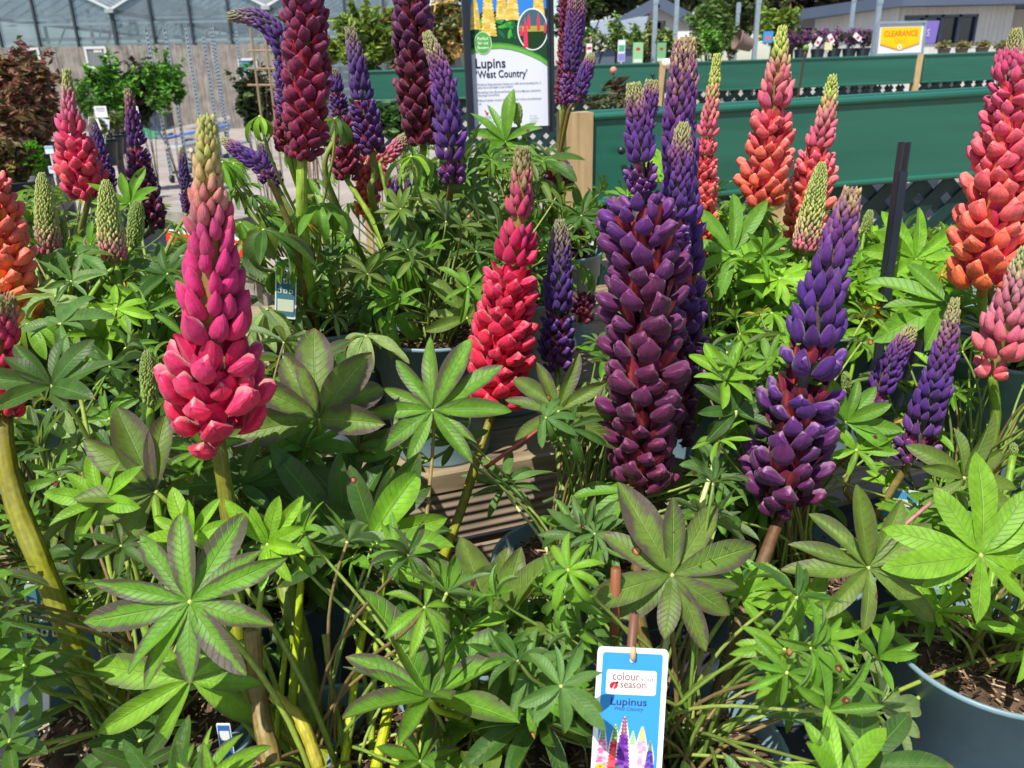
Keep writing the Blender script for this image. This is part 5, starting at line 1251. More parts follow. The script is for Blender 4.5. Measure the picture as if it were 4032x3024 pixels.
# ---- the poster in its black frame
PY = 2.0
bl_, br_ = at_y(1867, 506, PY), at_y(2158, 494, PY + .03)
ux = (br_ - bl_).normalized(); uy = Vector((0, 0.02, 1)); uy = (uy - ux * uy.dot(ux)).normalized()
sw = (br_ - bl_).length; shh = sw * 1.95; fr = sw * .085
pe = empty('plant_poster', (bl_.x + sw / 2, PY, Z2), 'white lupin information poster in a black frame on a post', 'sign')
nrm = ux.cross(uy)
cF = bl_ + ux * sw / 2 + uy * shh / 2
rotp = np.array([list(ux), list(-nrm), list(uy)]).T
mb = MB()
for s_ in (-1, 1):
    mb.box(cF + ux * s_ * (sw / 2 + fr / 2), (fr, .022, shh + 2 * fr), rotp); mb.box(cF + ux * s_ * (sw / 2 + fr * .12) + nrm * .004, (fr * .2, .024, shh + fr * .3), rotp)
    mb.box(cF + uy * s_ * (shh / 2 + fr / 2) + nrm * .001, (sw, .022, fr), rotp)
mb.box(cF - nrm * .013, (sw + fr, .004, shh + fr), rotp)
M['blackframe'] = m_plain('black_frame', (36, 42, 52), .38, var=.15, nscale=20)
mb.build('frame', M['blackframe'], pe)
mb = MB(); q = cF - uy * (shh / 2 + fr) - nrm * .012; mb.box((q.x, q.y + .01, (q.z + Z2) / 2), (.03, .02, q.z - Z2 + .1)); mb.build('post', M['blackframe'], pe)
S = Sheet(bl_ + nrm * .001, ux, uy, .000006); S.uy = S.uy * 0.885; sfull = shh; shh = shh / 0.885; U = sw / 291.0            # U: one photo pixel on the sheet
def px2(x, y):
    return ((x - 1867 + (506 - y) * .022) * U, (506 - y - (x - 1867) * .041) * U)
S.rect(0, 0, sw, shh, (232, 234, 246))
top = [px2(1860, 212), px2(1890, 196), px2(1930, 186), px2(1971, 183), px2(2010, 187), px2(2050, 197), px2(2090, 213), px2(2125, 230), px2(2160, 250)]
top = [(min(max(x, 0), sw), y) for x, y in top]; top[0] = (0, top[0][1]); top[-1] = (sw, top[-1][1])
S.poly([(x, y) for x, y in top] + [(sw, shh), (0, shh)], (34, 78, 50))
S.rect(0, shh * .68, sw, shh * .32, (60, 140, 226))
for k in range(26):
    rs_ = random.Random(k); S.ell(sw * rs_.random(), shh * .68 - rs_.random() * .06 * shh + .02 * shh, sw * .10, shh * .03, [(30, 80, 50), (24, 60, 48), (46, 110, 56)][k % 3], 10, rs_.uniform(-.6, .6))
for k in range(34):
    rs_ = random.Random(k + 90); S.ell(sw * (.03 + .94 * rs_.random()), shh * (.56 + .12 * rs_.random()), sw * .07, shh * .011, [(50, 150, 70), (36, 110, 80), (84, 180, 70), (30, 90, 60)][k % 4], 8, rs_.uniform(-1.5, 1.5))
YEL = [(240, 208, 110), (232, 196, 90), (246, 222, 140), (222, 184, 80)]
for (x, yb, w, h, sd) in ((1880, 106, 40, 140, 1), (1980, 66, 46, 150, 3), (2020, 66, 52, 160, 4), (2118, 46, 46, 130, 5), (1930, 128, 58, 190, 2)):
    a = px2(x, yb); S.lupin_print(a[0], a[1], w * U, h * U, YEL, seed=sd)
band = [(x, y + 17 * U) for x, y in top]
S.poly([(x, y) for x, y in top] + band[::-1], (112, 186, 76)); S.poly([(x, y + 15 * U) for x, y in top] + [(x, y + 22 * U) for x, y in top][::-1], (80, 150, 66))
def clipell(x, y, rx, ry, col, n=40):
    S.poly([(min(max(x + rx * math.cos(a), 0), sw), y + ry * math.sin(a)) for a in np.linspace(0, 2 * math.pi, n, endpoint=False)], col)
a = px2(2096, 108); clipell(a[0], a[1], 59 * U, 82 * U, (240, 242, 248)); clipell(a[0], a[1], 54 * U, 77 * U, (70, 110, 120))
S.poly([(a[0] + 54 * U * math.cos(t), a[1] + 77 * U * math.sin(t)) for t in np.linspace(math.pi * 1.02, math.pi * 1.98, 20)], (34, 66, 38)); S.rect(a[0] - 50 * U, a[1] - 8 * U, 100 * U, 22 * U, (170, 180, 70))
for (dx, dy, w, h) in ((-44, -24, 11, 46), (-28, -70, 16, 120), (-14, 0, 12, 64), (22, -6, 13, 72), (46, -14, 9, 44)):
    S.poly([(a[0] + dx * U - w * U / 2, a[1] + dy * U), (a[0] + dx * U + w * U / 2, a[1] + dy * U), (a[0] + dx * U + w * U * .45, a[1] + (dy + h * .6) * U), (a[0] + dx * U, a[1] + (dy + h) * U), (a[0] + dx * U - w * U * .45, a[1] + (dy + h * .6) * U)], (232, 66, 96))
a = px2(1907, 164); S.ell(a[0], a[1], 33 * U, 44 * U, (232, 240, 224)); S.ell(a[0], a[1], 31 * U, 42 * U, (96, 176, 78))
for t, dy in (('Perfect', 12), ('for cut', -5), ('flowers', -23)): S.text(t, a[0], a[1] + dy * U, 17.5 * U, (244, 248, 240), 'CENTER', .82, .012)
a = px2(1875, 262); S.text('Lupins', a[0], a[1], 54 * U, (48, 56, 80), xs=.84, bold=.012)
a = px2(1878, 301); S.text('\u2018West Country\u2019', a[0], a[1], 42 * U, (48, 56, 80), xs=.74, bold=.01)
BT = (118, 120, 150)
for t, x, y in (('\u2022 Deciduous. Bushy perennial, reaching up to 0.8m tall and spreading 0.5m. A', 1878, 331), ('   great way to add height to your borders!', 1878, 343), ('\u2022 Eye-catching tones. Bicoloured flowers appear from May-June, deadhead to', 1878, 362),
                ('   encourage a second flush.', 1878, 374), ('\u2022 Pollinator-friendly. Loved by wildlife, and thrives in full sun and well-drained', 1878, 395), ('   soil.', 1878, 409)):
    a = px2(x, y); V, F = text_geo(t, 11.5 * U, xs=1.0); wv = V[:, 0].max(); S.text(t, a[0], a[1], 11.5 * U, BT, xs=min(.70, 262 * U / wv), bold=.006)
a = px2(1914, 446)
S.poly([(a[0], a[1]), (a[0] - 6 * U, a[1] + 14 * U), (a[0] - 2 * U, a[1] + 16 * U), (a[0] + 3 * U, a[1] + 6 * U)], (214, 50, 56)); S.poly([(a[0], a[1] + U), (a[0] + 4 * U, a[1] + 6 * U), (a[0] + 10 * U, a[1] + 7 * U), (a[0] + 6 * U, a[1] - 4 * U), (a[0], a[1] - 6 * U)], (220, 60, 64))
a = px2(1890, 468); S.text('british', a[0], a[1], 22 * U, (120, 190, 110), xs=.8)
a = px2(1882, 482); S.text('garden centres', a[0], a[1], 14 * U, (120, 180, 120), xs=.8)
for k in range(4): a = px2(1966 + k * 11, 462); S.rect(a[0], a[1], 8 * U, 9 * U, (140, 196, 140))
for k, t in enumerate(('for more', 'information', 'and advice')): a = px2(2084, 456 + k * 11); S.text(t, a[0], a[1], 9 * U, (140, 180, 140), xs=.85)
S.build('printed_sheet', pe)

# ---- green planters with trellis
def make_green():
    m, nt, b, n, l = newmat('green_moulded_board'); nz = noise(n, l, 5, 6, sc3=(.15, 1, 3)); n2 = noise(n, l, 60, 4, sc3=(.1, 1, 2))
    l.new(ramp(n, l, nz, [(.3, (.010, .085, .055, 1)), (.7, (.018, .12, .08, 1))]), b.inputs['Base Color'])
    l.new(math_(n, l, 'MULTIPLY_ADD', n2, .2, .22), b.inputs['Roughness']); setin(b, spec=.5); bump(n, l, b, n2, .08, .001); return m
M['green'] = make_green()
M['trellis'] = m_plain('dark_trellis', (16, 52, 48), .5, var=.2, nscale=20)
def board(e, a, b, h, th=.022, lip=True, name='board'):
    """a, b: top front corners; vertical board of height h behind that line"""
    a, b = Vector(a), Vector(b); d = (b - a).normalized(); nv = Vector((d.y, -d.x, 0)).normalized()    # toward the viewer
    mb = MB(); mid = (a + b) / 2 - Vector((0, 0, h / 2)) - nv * th / 2
    rot = np.array([list(d), list(-nv), list(d.cross(-nv))]).T
    mb.box(mid, ((b - a).length, th, h), rot)
    if lip:
        dn = Vector((0, 0, 1))
        mb.tube([a + nv * .0 - dn * .009, b + nv * .0 - dn * .009], .0095, 12); mb.tube([a + nv * .001 - dn * (h - .008), b + nv * .001 - dn * (h - .008)], .0085, 10)
    return mb.build(name, M['green'], e, smooth=False)
def lattice(e, a, b, z0, z1, pitch=.062, w=.024):
    """diagonal lattice between the points a and b from height z0 up to z1"""
    a, b = Vector(a), Vector(b); d = Vector((b.x - a.x, b.y - a.y, 0)); L = d.length; d.normalize(); nv = Vector((-d.y, d.x, 0)); h = z1 - z0
    P = lambda x, z, o: Vector((a.x, a.y, 0)) + d * x + nv * o + Vector((0, 0, z))
    mb = MB()
    for s_, off in ((1, 0), (-1, .007)):
        x = -h
        while x < L + h:
            xa, xb, za, zb = x, x + h, (z0 if s_ > 0 else z1), (z1 if s_ > 0 else z0)
            if xa < 0: za += s_ * (0 - xa); xa = 0
            if xb > L: zb -= s_ * (xb - L); xb = L
            if xb > xa + .01: mb.beam(P(xa, za, off), P(xb, zb, off), w, .006, up=tuple(nv) if False else (nv.x, nv.y, .0001)) if False else mb.add(*strip(P(xa, za, off), P(xb, zb, off), w, nv, .006))
            x += pitch
    return mb.build('trellis', M['trellis'], e)
def strip(p, q, w, nv, th):
    d = (q - p).normalized(); s = d.cross(nv).normalized() * (w / 2); o = nv * th / 2
    v = [p - s - o, p + s - o, q + s - o, q - s - o, p - s + o, p + s + o, q + s + o, q - s + o]
    return [tuple(x) for x in v], [(0, 1, 2, 3), (7, 6, 5, 4), (0, 4, 5, 1), (1, 5, 6, 2), (2, 6, 7, 3), (3, 7, 4, 0)]
M['timberpost'] = m_wood('planter_post', (150, 122, 84), (204, 176, 132), 'Z', k=.85)
ta, tb = at_y(2334, 447, 2.10), at_y(4032, 344, 2.30); tb = ta + (tb - ta) * 1.15
dd = (tb - ta).normalized(); nv = Vector((-dd.y, dd.x, 0)).normalized()
gpn = empty('green_planter', (ta.x, ta.y, 0), 'long green planter with trellis sides right behind the coral lupins', 'planter')
bh = .232
board(gpn, ta, tb, bh); off = nv * .075 + Vector((0, 0, .004))
board(gpn, ta + off - dd * .05, tb + off, bh)
mb = MB(); q = ta + dd * -.038 + nv * .036; mb.box((q.x, q.y, (q.z + .004) / 2 + .0), (.072, .10, q.z + .006), np.array([list(Vector((dd.x, dd.y, 0)).normalized()), list(nv), [0, 0, 1]]).T); mb.build('post', M['timberpost'], gpn)
for a in (.55, 1.3, 2.0):
    q = ta + dd * a + nv * .036; mb = MB(); mb.box((q.x, q.y, (q.z - bh) / 2), (.06, .045, q.z - bh - .01)); mb.build('post', M['timberpost'], gpn)
lattice(gpn, ta + nv * .03 + dd * .01, tb + nv * .03, ta.z - bh - .42, ta.z - bh + .02, .088, .034)
mb = MB(); q0 = ta + nv * .03; q1 = tb + nv * .03; mb.beam(q0 - Vector((0, 0, bh + .44)), q1 - Vector((0, 0, bh + .44)), .03, .05); mb.build('lower_rail', M['trellis'], gpn)
# bolt on its face
mb = MB(); q = at_y(2445, 592, 2.09); mb.tube([q, q - Vector((0, -.0, 0)) + Vector((0, -.014, 0))], .010, 10); mb.build('bolt', M['blackframe'], gpn, smooth=True)
# far green bench
fa, fb, fc, fd = at_y(1395, 279, 6.3), at_y(2606, 246, 6.5), at_y(3622, 213, 6.9), at_y(4250, 190, 7.2)
fg = empty('green_bench', (fa.x, fa.y, 0), 'far green boarded bench with trellis carrying potted plants', 'bench')
for a, b in ((fa, fb - Vector((.02, 0, 0))), (fb + Vector((.04, 0, 0)), fc - Vector((.02, 0, 0))), (fc + Vector((.045, 0, 0)), fd)):
    board(fg, a, b, .222); d2 = (b - a).normalized(); n2 = Vector((-d2.y, d2.x, 0))
    board(fg, a + n2 * 1.3, b + n2 * 1.3, .222)
    lattice(fg, a + n2 * .05, b + n2 * .05, a.z - .222 - .36, a.z - .21, .105, .040)
    mb = MB(); ctr = (a + b) / 2 + n2 * .66; mb.box((ctr.x, ctr.y, ctr.z - .15), ((b - a).length, 1.25, .03), np.array([list(Vector((d2.x, d2.y, 0)).normalized()), list(n2.normalized()), [0, 0, 1]]).T); mb.build('tray', M['benchwood'], fg)
for q in (fa, fb, fc):
    mb = MB(); mb.box((q.x + .008, q.y + .03, q.z / 2), (.05, .06, q.z - .002)); mb.build('post', M['timberpost'], fg)
for (x, y) in ((2570, 295), (2903, 288), (3368, 268), (3587, 262), (3661, 254), (3866, 246)):
    q = at_y(x, y, 6.5 + (x - 2600) * .00043); mb = MB(); mb.tube([q + Vector((0, .02, 0)), q - Vector((0, .012, 0))], .012, 10); mb.build('bolt', M['blackframe'], fg, smooth=True)
# galvanised poles of the area behind
for k, (x, y0, y1, Y, lab) in enumerate([(2572, -40, 242, 7.4, 'left of the pair above the plum spikes'), (2654, -60, 236, 7.9, 'right of the pair above the plum spikes'), (2892, 10, 232, 9.5, 'thin one behind the coral spike'),
                                (2968, -40, 236, 7.6, 'just left of the tall coral spike'), (3338, -40, 200, 9.0, 'behind the flowering pots'), (3436, -40, 216, 7.3, 'beside the clearance sign')]):
    a = at_y(x, y1, Y); b = Vector((a.x, a.y, at_y(x, y0, Y).z))
    mb = MB(); mb.box((a.x, a.y, (b.z + .0) / 2), (.036, .036, b.z)); mb.box((a.x, a.y - .019, b.z - .06), (.044, .004, .10)); mb.build('steel_pole', M['galv'], None, label='galvanised steel pole, ' + lab, cat='pole', group='galvanised poles behind the green bench')
# plants on the far bench and beyond
LG = [(120, 150, 70), (90, 130, 56), (150, 170, 90), (84, 104, 54)]
zt_ = fb.z - .14
rowA = [(1450, 215, 7.3, 60, 60, LG, None, 'leafy yellow green plant at the left end of the far bench'),
        (2290, 165, 7.2, 52, 56, LG, ([(240, 236, 230), (236, 190, 170)], 130, .018), 'white and peach flowered plant on the far bench, left one'),
        (2350, 175, 7.5, 44, 56, LG, ([(240, 238, 232)], 90, .018), 'white flowered plant on the far bench, right of the peach one'),
        (2425, 150, 7.6, 40, 80, [(130, 160, 80), (110, 140, 70)], None, 'tall grassy plant on the far bench'),
        (2500, 170, 7.3, 46, 62, LG, None, 'grey green plant behind the lilac label'),
        (2560, 165, 7.6, 44, 60, [(150, 150, 90), (120, 130, 70)], None, 'straw coloured grassy plant on the far bench'),
        (2625, 170, 7.4, 42, 62, LG, None, 'green plant behind the right green label'),
        (2730, 190, 7.8, 40, 50, LG, None, 'loose green plant behind the plum spike tip'),
        (2800, 165, 7.9, 60, 76, GRN, None, 'tall green climber behind the slim coral spike'),
        (2880, 165, 7.7, 40, 66, LG, ([(210, 60, 50)], 90, .02), 'leafy green plant by the thin pole')]
for k, (x, y, Y, rx, ry, cs, fl, lab) in enumerate(rowA):
    potted(x, y, Y, zt_, .085, .13, 'potdark' if k % 2 else 'potbrown', 0, 520, .028, cs, lab, rx, ry, seed=50 + k, flowers=fl if k != 9 else None, group='plants on the far green bench')
PUR = ([(150, 90, 150), (120, 70, 130), (170, 110, 150)], 240, .018)
for k, x in enumerate((3095, 3160, 3225, 3290, 3350, 3405)):
    potted(x, 152, 8.6, 1.40, .07, .12, 'potdark', 0, 460, .024, [(96, 120, 56), (80, 104, 50), (90, 80, 70)], ['leftmost bushy', 'second bushy', 'third bushy', 'fourth bushy', 'fifth bushy', 'rightmost bushy'][k] + ' purple flowered plant in the row left of the clearance sign', 40, 34, seed=70 + k, flowers=PUR, group='purple flowered plants in a row')
for k, (x, lab) in enumerate(((3720, 'first'), (3790, 'second'), (3870, 'third'), (3950, 'fourth'))):
    potted(x, 180, 8.4, 1.40, .06, .10, 'potbrown', 0, 240, .02, [(120, 130, 70), (140, 120, 70)], 'low straggly plant right of the violet board, ' + lab, 40, 20, seed=80 + k, group='low plants at the right of the far bench')
tb2 = empty('plant_table', (3.2, 8.8, 0), 'grey table carrying the purple flowered row', 'table')
a = at_y(3040, 205, 8.8); b = at_y(4100, 180, 8.8)
mb = MB(); mb.box(((a.x + b.x) / 2, 8.8, 1.385), (b.x - a.x, .9, .03)); mb.build('table_top', M['galv'], tb2)
for x in np.linspace(a.x + .1, b.x - .1, 4):
    mb = MB(); mb.box((x, 8.8, .69), (.05, .6, 1.37)); mb.build('leg', M['galv'], tb2)
card(2447, 200, 6.9, 28, 78, (226, 230, 240), 'tall lilac and white plant label on the far bench', art=[(0, -.3, .9, .34, (140, 136, 210)), (0, .12, .8, .3, (90, 170, 130))], stake=.05)
card(2512, 208, 6.85, 40, 76, (150, 200, 150), 'left pale green plant label with a red oval on the far bench', art=[(0, .18, .4, .14, (200, 60, 44)), (0, -.38, .8, .16, (224, 226, 220))], stake=.05)
card(2604, 206, 7.0, 36, 70, (120, 176, 130), 'right pale green plant label with a red oval beside the pole', art=[(0, .18, .4, .14, (190, 56, 44)), (0, -.38, .8, .16, (214, 216, 210))], stake=.05)
card(2320, 190, 6.9, 22, 34, (232, 232, 232), 'white plant label with a red bar among white flowers', art=[(0, .0, .8, .3, (200, 40, 50))], stake=.05)
card(3024, 146, 7.9, 38, 42, (70, 150, 220), 'square blue picture label near the tall coral spike', art=[(0, -.1, .5, .4, (200, 120, 110))], stake=.2)
for k, (x, y, t) in enumerate(((3222, 164, .5), (3272, 152, -.6), (3376, 146, -.9))):
    card(x, y, 8.0, 18, 34, (240, 236, 238), ['left', 'middle', 'right'][k] + ' tilted white label with red print on the purple row', tilt=t, art=[(0, -.1, .7, .3, (210, 60, 90))], stake=.03)
card(3262, 182, 8.2, 0.1 + 30, 28, (222, 214, 170), 'cream card among the pots of the purple row', stake=.02)
# tipped brown pot
q = at_y(2930, 168, 7.3); e = empty('tipped_pot', q, 'empty pale brown pot lying on its side', 'pot')
mb = MB(); ax = Vector((.7, .1, -.25)).normalized(); mb.tube([q - ax * .07, q + ax * .07], [.075, .052], 24, caps=False); mb.tube([q - ax * .075, q - ax * .055], [.08, .08], 24, caps=False); mb.build('body', M['potbrown'], e, smooth=True)
mb = MB(); mb.tube([q + ax * .066, q + ax * .07], [.05, .05], 24); mb.build('base', M['potbrown'], e)
# ---- clearance sign and violet board
ca, cb = at_y(3443, 220, 7.15), at_y(3632, 214, 7.20); ux = (cb - ca).normalized(); uy = (Vector((0, .06, 1)) - ux * ux.z).normalized(); w = (cb - ca).length; h = pxsize(122, ca); nr = ux.cross(uy)
e = empty('sale_sign', ca, 'white framed yellow clearance sign on the far green bench', 'sign')
rotc = np.array([list(ux), list(-nr), list(uy)]).T; cc = ca + ux * w / 2 + uy * h / 2
mb = MB(); mb.box(cc - nr * .008, (w, .012, h), rotc, col=lin((226, 228, 234), .85)); mb.build('panel', M['ink'], e)
mb = MB()
for s_ in (-1, 1): mb.box(cc + ux * s_ * (w / 2 - .008), (.018, .02, h), rotc); 
for s_ in (-1, 1): mb.box(cc + uy * s_ * (h / 2 - .008) + nr * .001, (w, .02, .018), rotc)
mb.build('frame', M['galv'], e)
mb = MB()
for s_ in (-.35, .35): q = ca + ux * (w / 2 + s_ * w); mb.box((q.x, q.y + .01, q.z - .09), (.02, .02, .18))
mb.build('foot', M['galv'], e)
S = Sheet(ca + nr * .002, ux, uy, .0002)
S.poly([(w * .09, h * .33), (w * .50, h * .14), (w * .91, h * .33), (w * .91, h * .83), (w * .09, h * .83)], (250, 168, 30)); S.poly([(w * .09, h * .37), (w * .50, h * .18), (w * .91, h * .37), (w * .91, h * .83), (w * .09, h * .83)], (252, 200, 30))
S.text('CLEARANCE', w / 2, h * .56, h * .24, (222, 96, 30), 'CENTER', .86, .02); S.text('SALE', w / 2, h * .36, h * .2, (240, 160, 30), 'CENTER', .9, .0); S.ell(w / 2, h * .24, h * .07, h * .08, (250, 244, 240)); S.ell(w / 2, h * .24, h * .03, h * .035, (226, 120, 60))
S.build('printed_face', e)
va2, vb2 = at_y(3634, 172, 8.2), at_y(3684, 170, 8.3); ux = (vb2 - va2).normalized(); h2 = pxsize(82, va2)
e = empty('violet_board', va2, 'violet sign board behind the clearance sign with a white letter', 'sign')
va2 = va2 - ux * .25; w2 = (vb2 - va2).length
mb = MB(); mb.poly([va2, va2 + ux * w2 * .98, va2 + ux * w2 * 1.02 + Vector((0, 0, h2)), va2 + Vector((0, 0, h2))], 0, lin((150, 130, 214), .85), th=.03, nrm=ux.cross(Vector((0, 0, 1)))); mb.build('board', M['ink'], e)
S = Sheet(va2 + ux.cross(Vector((0, 0, 1))) * .004, ux, (0, 0, 1)); S.text('HERBS', w2 * .80, h2 * .36, h2 * .42, (236, 232, 246), 'RIGHT', .8, .01) if False else S.text('S', w2 * .72, h2 * .32, h2 * .45, (236, 232, 246), 'RIGHT', 1, .02); S.build('lettering', e)
mb = MB(); q = va2 + ux * w2 / 2; mb.box((q.x, q.y + .03, q.z / 2), (.05, .03, q.z)); mb.build('leg', M['galv'], e)

# ---- sheds and building
M['cladding'] = m_wood('pale_cladding', (182, 182, 178), (214, 214, 210), 'Z', k=.85, scale=.15)
M['slate'] = m_plain('grey_felt_roof', (128, 138, 150), .7, var=.08, nscale=.8)
M['fascia'] = m_plain('dark_fascia', (84, 96, 116), .55, var=.08, nscale=.5)
M['void'] = m_plain('dark_interior', (18, 18, 20), .8, var=.2, nscale=1)
M['winglass'] = m_plain('dark_window_glass', (36, 46, 62), .12, var=.5, nscale=.8, spec=.8)
Ys = 36
g = lambda x, y, Y=Ys: at_y(x, y, Y)
se = empty('shed', (g(2580, 90).x, Ys, 0), 'pale shed with a grey gable roof and dark open doorway', 'shed')
el, er, apx = g(2448, 84), g(2716, 80), g(2582, 12)
mb = MB(); mb.poly([(el.x, Ys, 0), (g(2508, 84).x, Ys, 0), (g(2508, 84).x, Ys, el.z), (el.x, Ys, el.z)], th=.1, nrm=(0, -1, 0)); mb.poly([(g(2622, 84).x, Ys, 0), (er.x, Ys, 0), (er.x, Ys, el.z), (g(2622, 84).x, Ys, el.z)], th=.1, nrm=(0, -1, 0))
mb.poly([(el.x, Ys - .02, el.z), (er.x, Ys - .02, el.z), (apx.x, Ys - .02, apx.z)], th=.1, nrm=(0, -1, 0)); mb.build('wall', M['whitemetal'], se)
mb = MB(); mb.box((g(2565, 84).x, Ys + 1.2, el.z / 2), (g(2622, 84).x - g(2508, 84).x, .1, el.z)); mb.build('doorway', M['void'], se)
mb = MB()
for q in (el, er):
    o = Vector((-.5 if q is el else .5, 0, -.28)); a_ = Vector((q.x, Ys - .5, q.z)) + o; b_ = Vector((apx.x, Ys - .5, apx.z + .06))
    mb.poly([a_, b_, b_ + Vector((0, 7, 0)), a_ + Vector((0, 7, 0))], 0, None, .14, (0, 0, 1))
mb.build('roof', M['slate'], se)
mb = MB()
for q in (el, er):
    o = Vector((-.5 if q is el else .5, 0, -.28)); mb.beam(Vector((q.x, Ys - .55, q.z)) + o, Vector((apx.x, Ys - .55, apx.z)), .06, .42)
mb.build('fascia', M['fascia'], se)
s2 = empty('shed', (g(2380, 180, 33).x, 33, 0), 'low grey roofed lean to left of the gabled shed', 'shed')
p0, p1, p2, p3 = g(2312, 182, 33), g(2520, 176, 33), g(2560, 40, 36), g(2316, 92, 36)
mb = MB(); mb.poly([p0, p1, p2, p3], 0, None, .1, (0, -.6, .8)); mb.build('roof', M['slate'], s2)
mb = MB(); mb.box(((p0.x + p1.x) / 2 + .1, 34.2, p0.z / 2 - .05), (p1.x - p0.x - .4, 2, p0.z - .1)); mb.build('wall', M['fascia'], s2)
e = empty('skip', (g(2705, 200, 30).x, 30, 0), 'green and white storage container right of the shed', 'container'); a, b = g(2664, 205, 30), g(2748, 122, 30); m1 = g(2700, 156, 30)
mb = MB(); mb.box(((a.x + b.x) / 2, 30.4, m1.z / 2), (b.x - a.x, .8, m1.z), col=lin((30, 150, 100), .85)); mb.build('body', M['paint'], e)
mb = MB(); mb.box(((a.x + b.x) / 2, 30.4, (m1.z + b.z) / 2 + .004), (b.x - a.x - .02, .78, b.z - m1.z), col=lin((222, 222, 216), .85)); mb.build('top', M['paint'], e)
Yb = 28
be2 = empty('shop_building', (g(3740, 100, Yb).x, Yb, 0), 'pale boarded shop building with a dark flat roof edge and wide window', 'building')
c0, c1, c2 = g(3212, 60, 33), g(3535, 30, Yb), g(3975, 30, Yb + .3)
def wallq(x0, y0, x1, y1, z0, z1, m, name, th=.12):
    d = Vector((x1 - x0, y1 - y0, 0)).normalized(); n_ = Vector((d.y, -d.x, 0)); mb = MB()
    mb.poly([(x0, y0, z0), (x1, y1, z0), (x1, y1, z1), (x0, y0, z1)], 0, None, th, n_); return mb.build(name, m, be2)
rz_ = g(3740, 26, Yb).z
wallq(c0.x, 33, c1.x, Yb, 0, rz_, M['cladding'], 'wall')
xa, xb = g(3563, 60, Yb).x, g(3856, 60, Yb).x; z0_, z1_ = g(3700, 172, Yb).z, g(3700, 57, Yb).z
wallq(c1.x + .13, Yb, xa, Yb, 0, rz_, M['cladding'], 'wall'); wallq(xb, Yb, c2.x, Yb, 0, rz_, M['cladding'], 'wall'); wallq(xa, Yb, xb, Yb, z1_, rz_, M['cladding'], 'wall'); wallq(xa, Yb, xb, Yb, 0, z0_, M['cladding'], 'wall')
mb = MB()
for k in range(int((c2.x - c1.x) / .16)):
    x = c1.x + .2 + k * .16
    if x > c2.x - .1: break
    if xa - .05 < x < xb + .05: mb.box((x, Yb - .006, (z1_ + rz_) / 2), (.02, .02, rz_ - z1_ - .02))
    else: mb.box((x, Yb - .006, rz_ / 2), (.02, .02, rz_ - .02))
mb.build('cover_battens', M['cladding'], be2)
mb = MB(); mb.box(((xa + xb) / 2, Yb + .2, (z0_ + z1_) / 2), (xb - xa, .04, z1_ - z0_)); wnd = mb.build('window', M['winglass'], be2)
mb = MB()
for t in (0, .30, .52, .76, 1): mb.box((xa + (xb - xa) * t, Yb + .08, (z0_ + z1_) / 2), (.09, .1, z1_ - z0_))
mb.box(((xa + xb) / 2, Yb + .075, z1_ - .04), (xb - xa, .09, .08)); mb.build('window_frame', M['fascia'], wnd)
mb = MB()
d = Vector((c1.x - c0.x, Yb - 33, 0)).normalized(); n_ = Vector((d.y, -d.x, 0))
p = [Vector((c0.x, 33, rz_)) - d * 1.2 + n_ * .6, Vector((c1.x, Yb, rz_)) + n_ * .35 + Vector((.2, -.55, 0)), Vector((c2.x + 6, Yb - .6, rz_)), Vector((c2.x + 6, Yb + 9, rz_)), Vector((c0.x, 40, rz_))]
mb.poly([q + Vector((0, 0, .36)) for q in p], 0, None, .36, (0, 0, 1)); mb.build('roof', M['fascia'], be2)
wallq(c2.x + .6, Yb + 2, c2.x + 6, Yb + 2, 0, rz_, M['cladding'], 'wall')
# ---- trees and hedges behind
HEDGE = [(44, 60, 34), (60, 74, 40), (36, 46, 30), (74, 86, 46)]
def tree(px, py, Y, rx, ry, n, size, cols, label, seed, trunk=.12, cat='tree', name='tree'):
    c = at_y(px, py, Y); ax, az = pxsize(rx, c), pxsize(ry, c); e = empty(name, (c.x, c.y, 0), label, cat)
    mb = MB(); leaf_cloud(mb, c, (ax, ax * .7, az), n, size, cols, seed, lump=9); mb.build('crown', M['foliage'], e)
    mb = MB(); mb.tube(catmull([(c.x, c.y, 0), (c.x + .1, c.y, c.z * .5), tuple(c)], 8), [trunk * (1 - .08 * j) for j in range(8)], 8, 0, lin((84, 70, 58), .8)); stems_into(mb, (c.x, c.y, c.z * .5), c, (ax, ax * .7, az), 8, trunk * .5, (84, 70, 58), seed); mb.build('trunk', M['stem'], e, smooth=True)
    return e
tree(2270, 60, 20, 90, 160, 3000, .13, [(60, 84, 36), (84, 110, 44), (48, 66, 32)], 'upright dark green conifer just right of the poster', 101)
tree(2420, -60, 44, 190, 130, 3200, .3, HEDGE, 'dark round tree behind the lean to shed', 102)
tree(2680, -40, 46, 190, 120, 3200, .3, HEDGE, 'dark tree above the gabled shed', 103)
tree(2900, 20, 42, 150, 130, 2600, .25, [(92, 110, 56), (70, 90, 44), (110, 124, 66)], 'olive green tree between the poles', 104)
tree(3130, 10, 44, 190, 130, 3200, .28, [(70, 56, 50), (58, 50, 42), (84, 70, 58), (50, 60, 36)], 'dark brownish tree left of the shop building', 105)
tree(3330, -60, 48, 170, 100, 2600, .3, [(70, 56, 50), (60, 66, 40)], 'dark brown tree above the shop roof', 106)
tree(3050, 110, 14, 90, 80, 1800, .07, [(150, 170, 60), (120, 150, 56), (90, 120, 46)], 'yellow green shrub behind the tall coral spike', 107, .03, 'shrub', 'shrub')
tree(2800, 110, 16, 90, 110, 1800, .08, [(96, 130, 56), (120, 150, 70), (80, 104, 48)], 'leafy climber group right of the container', 108, .03, 'shrub', 'shrub')
tree(1110, 10, 60, 60, 60, 1200, .4, [(96, 130, 60), (80, 112, 54)], 'distant tree between the glasshouse roofs', 109)
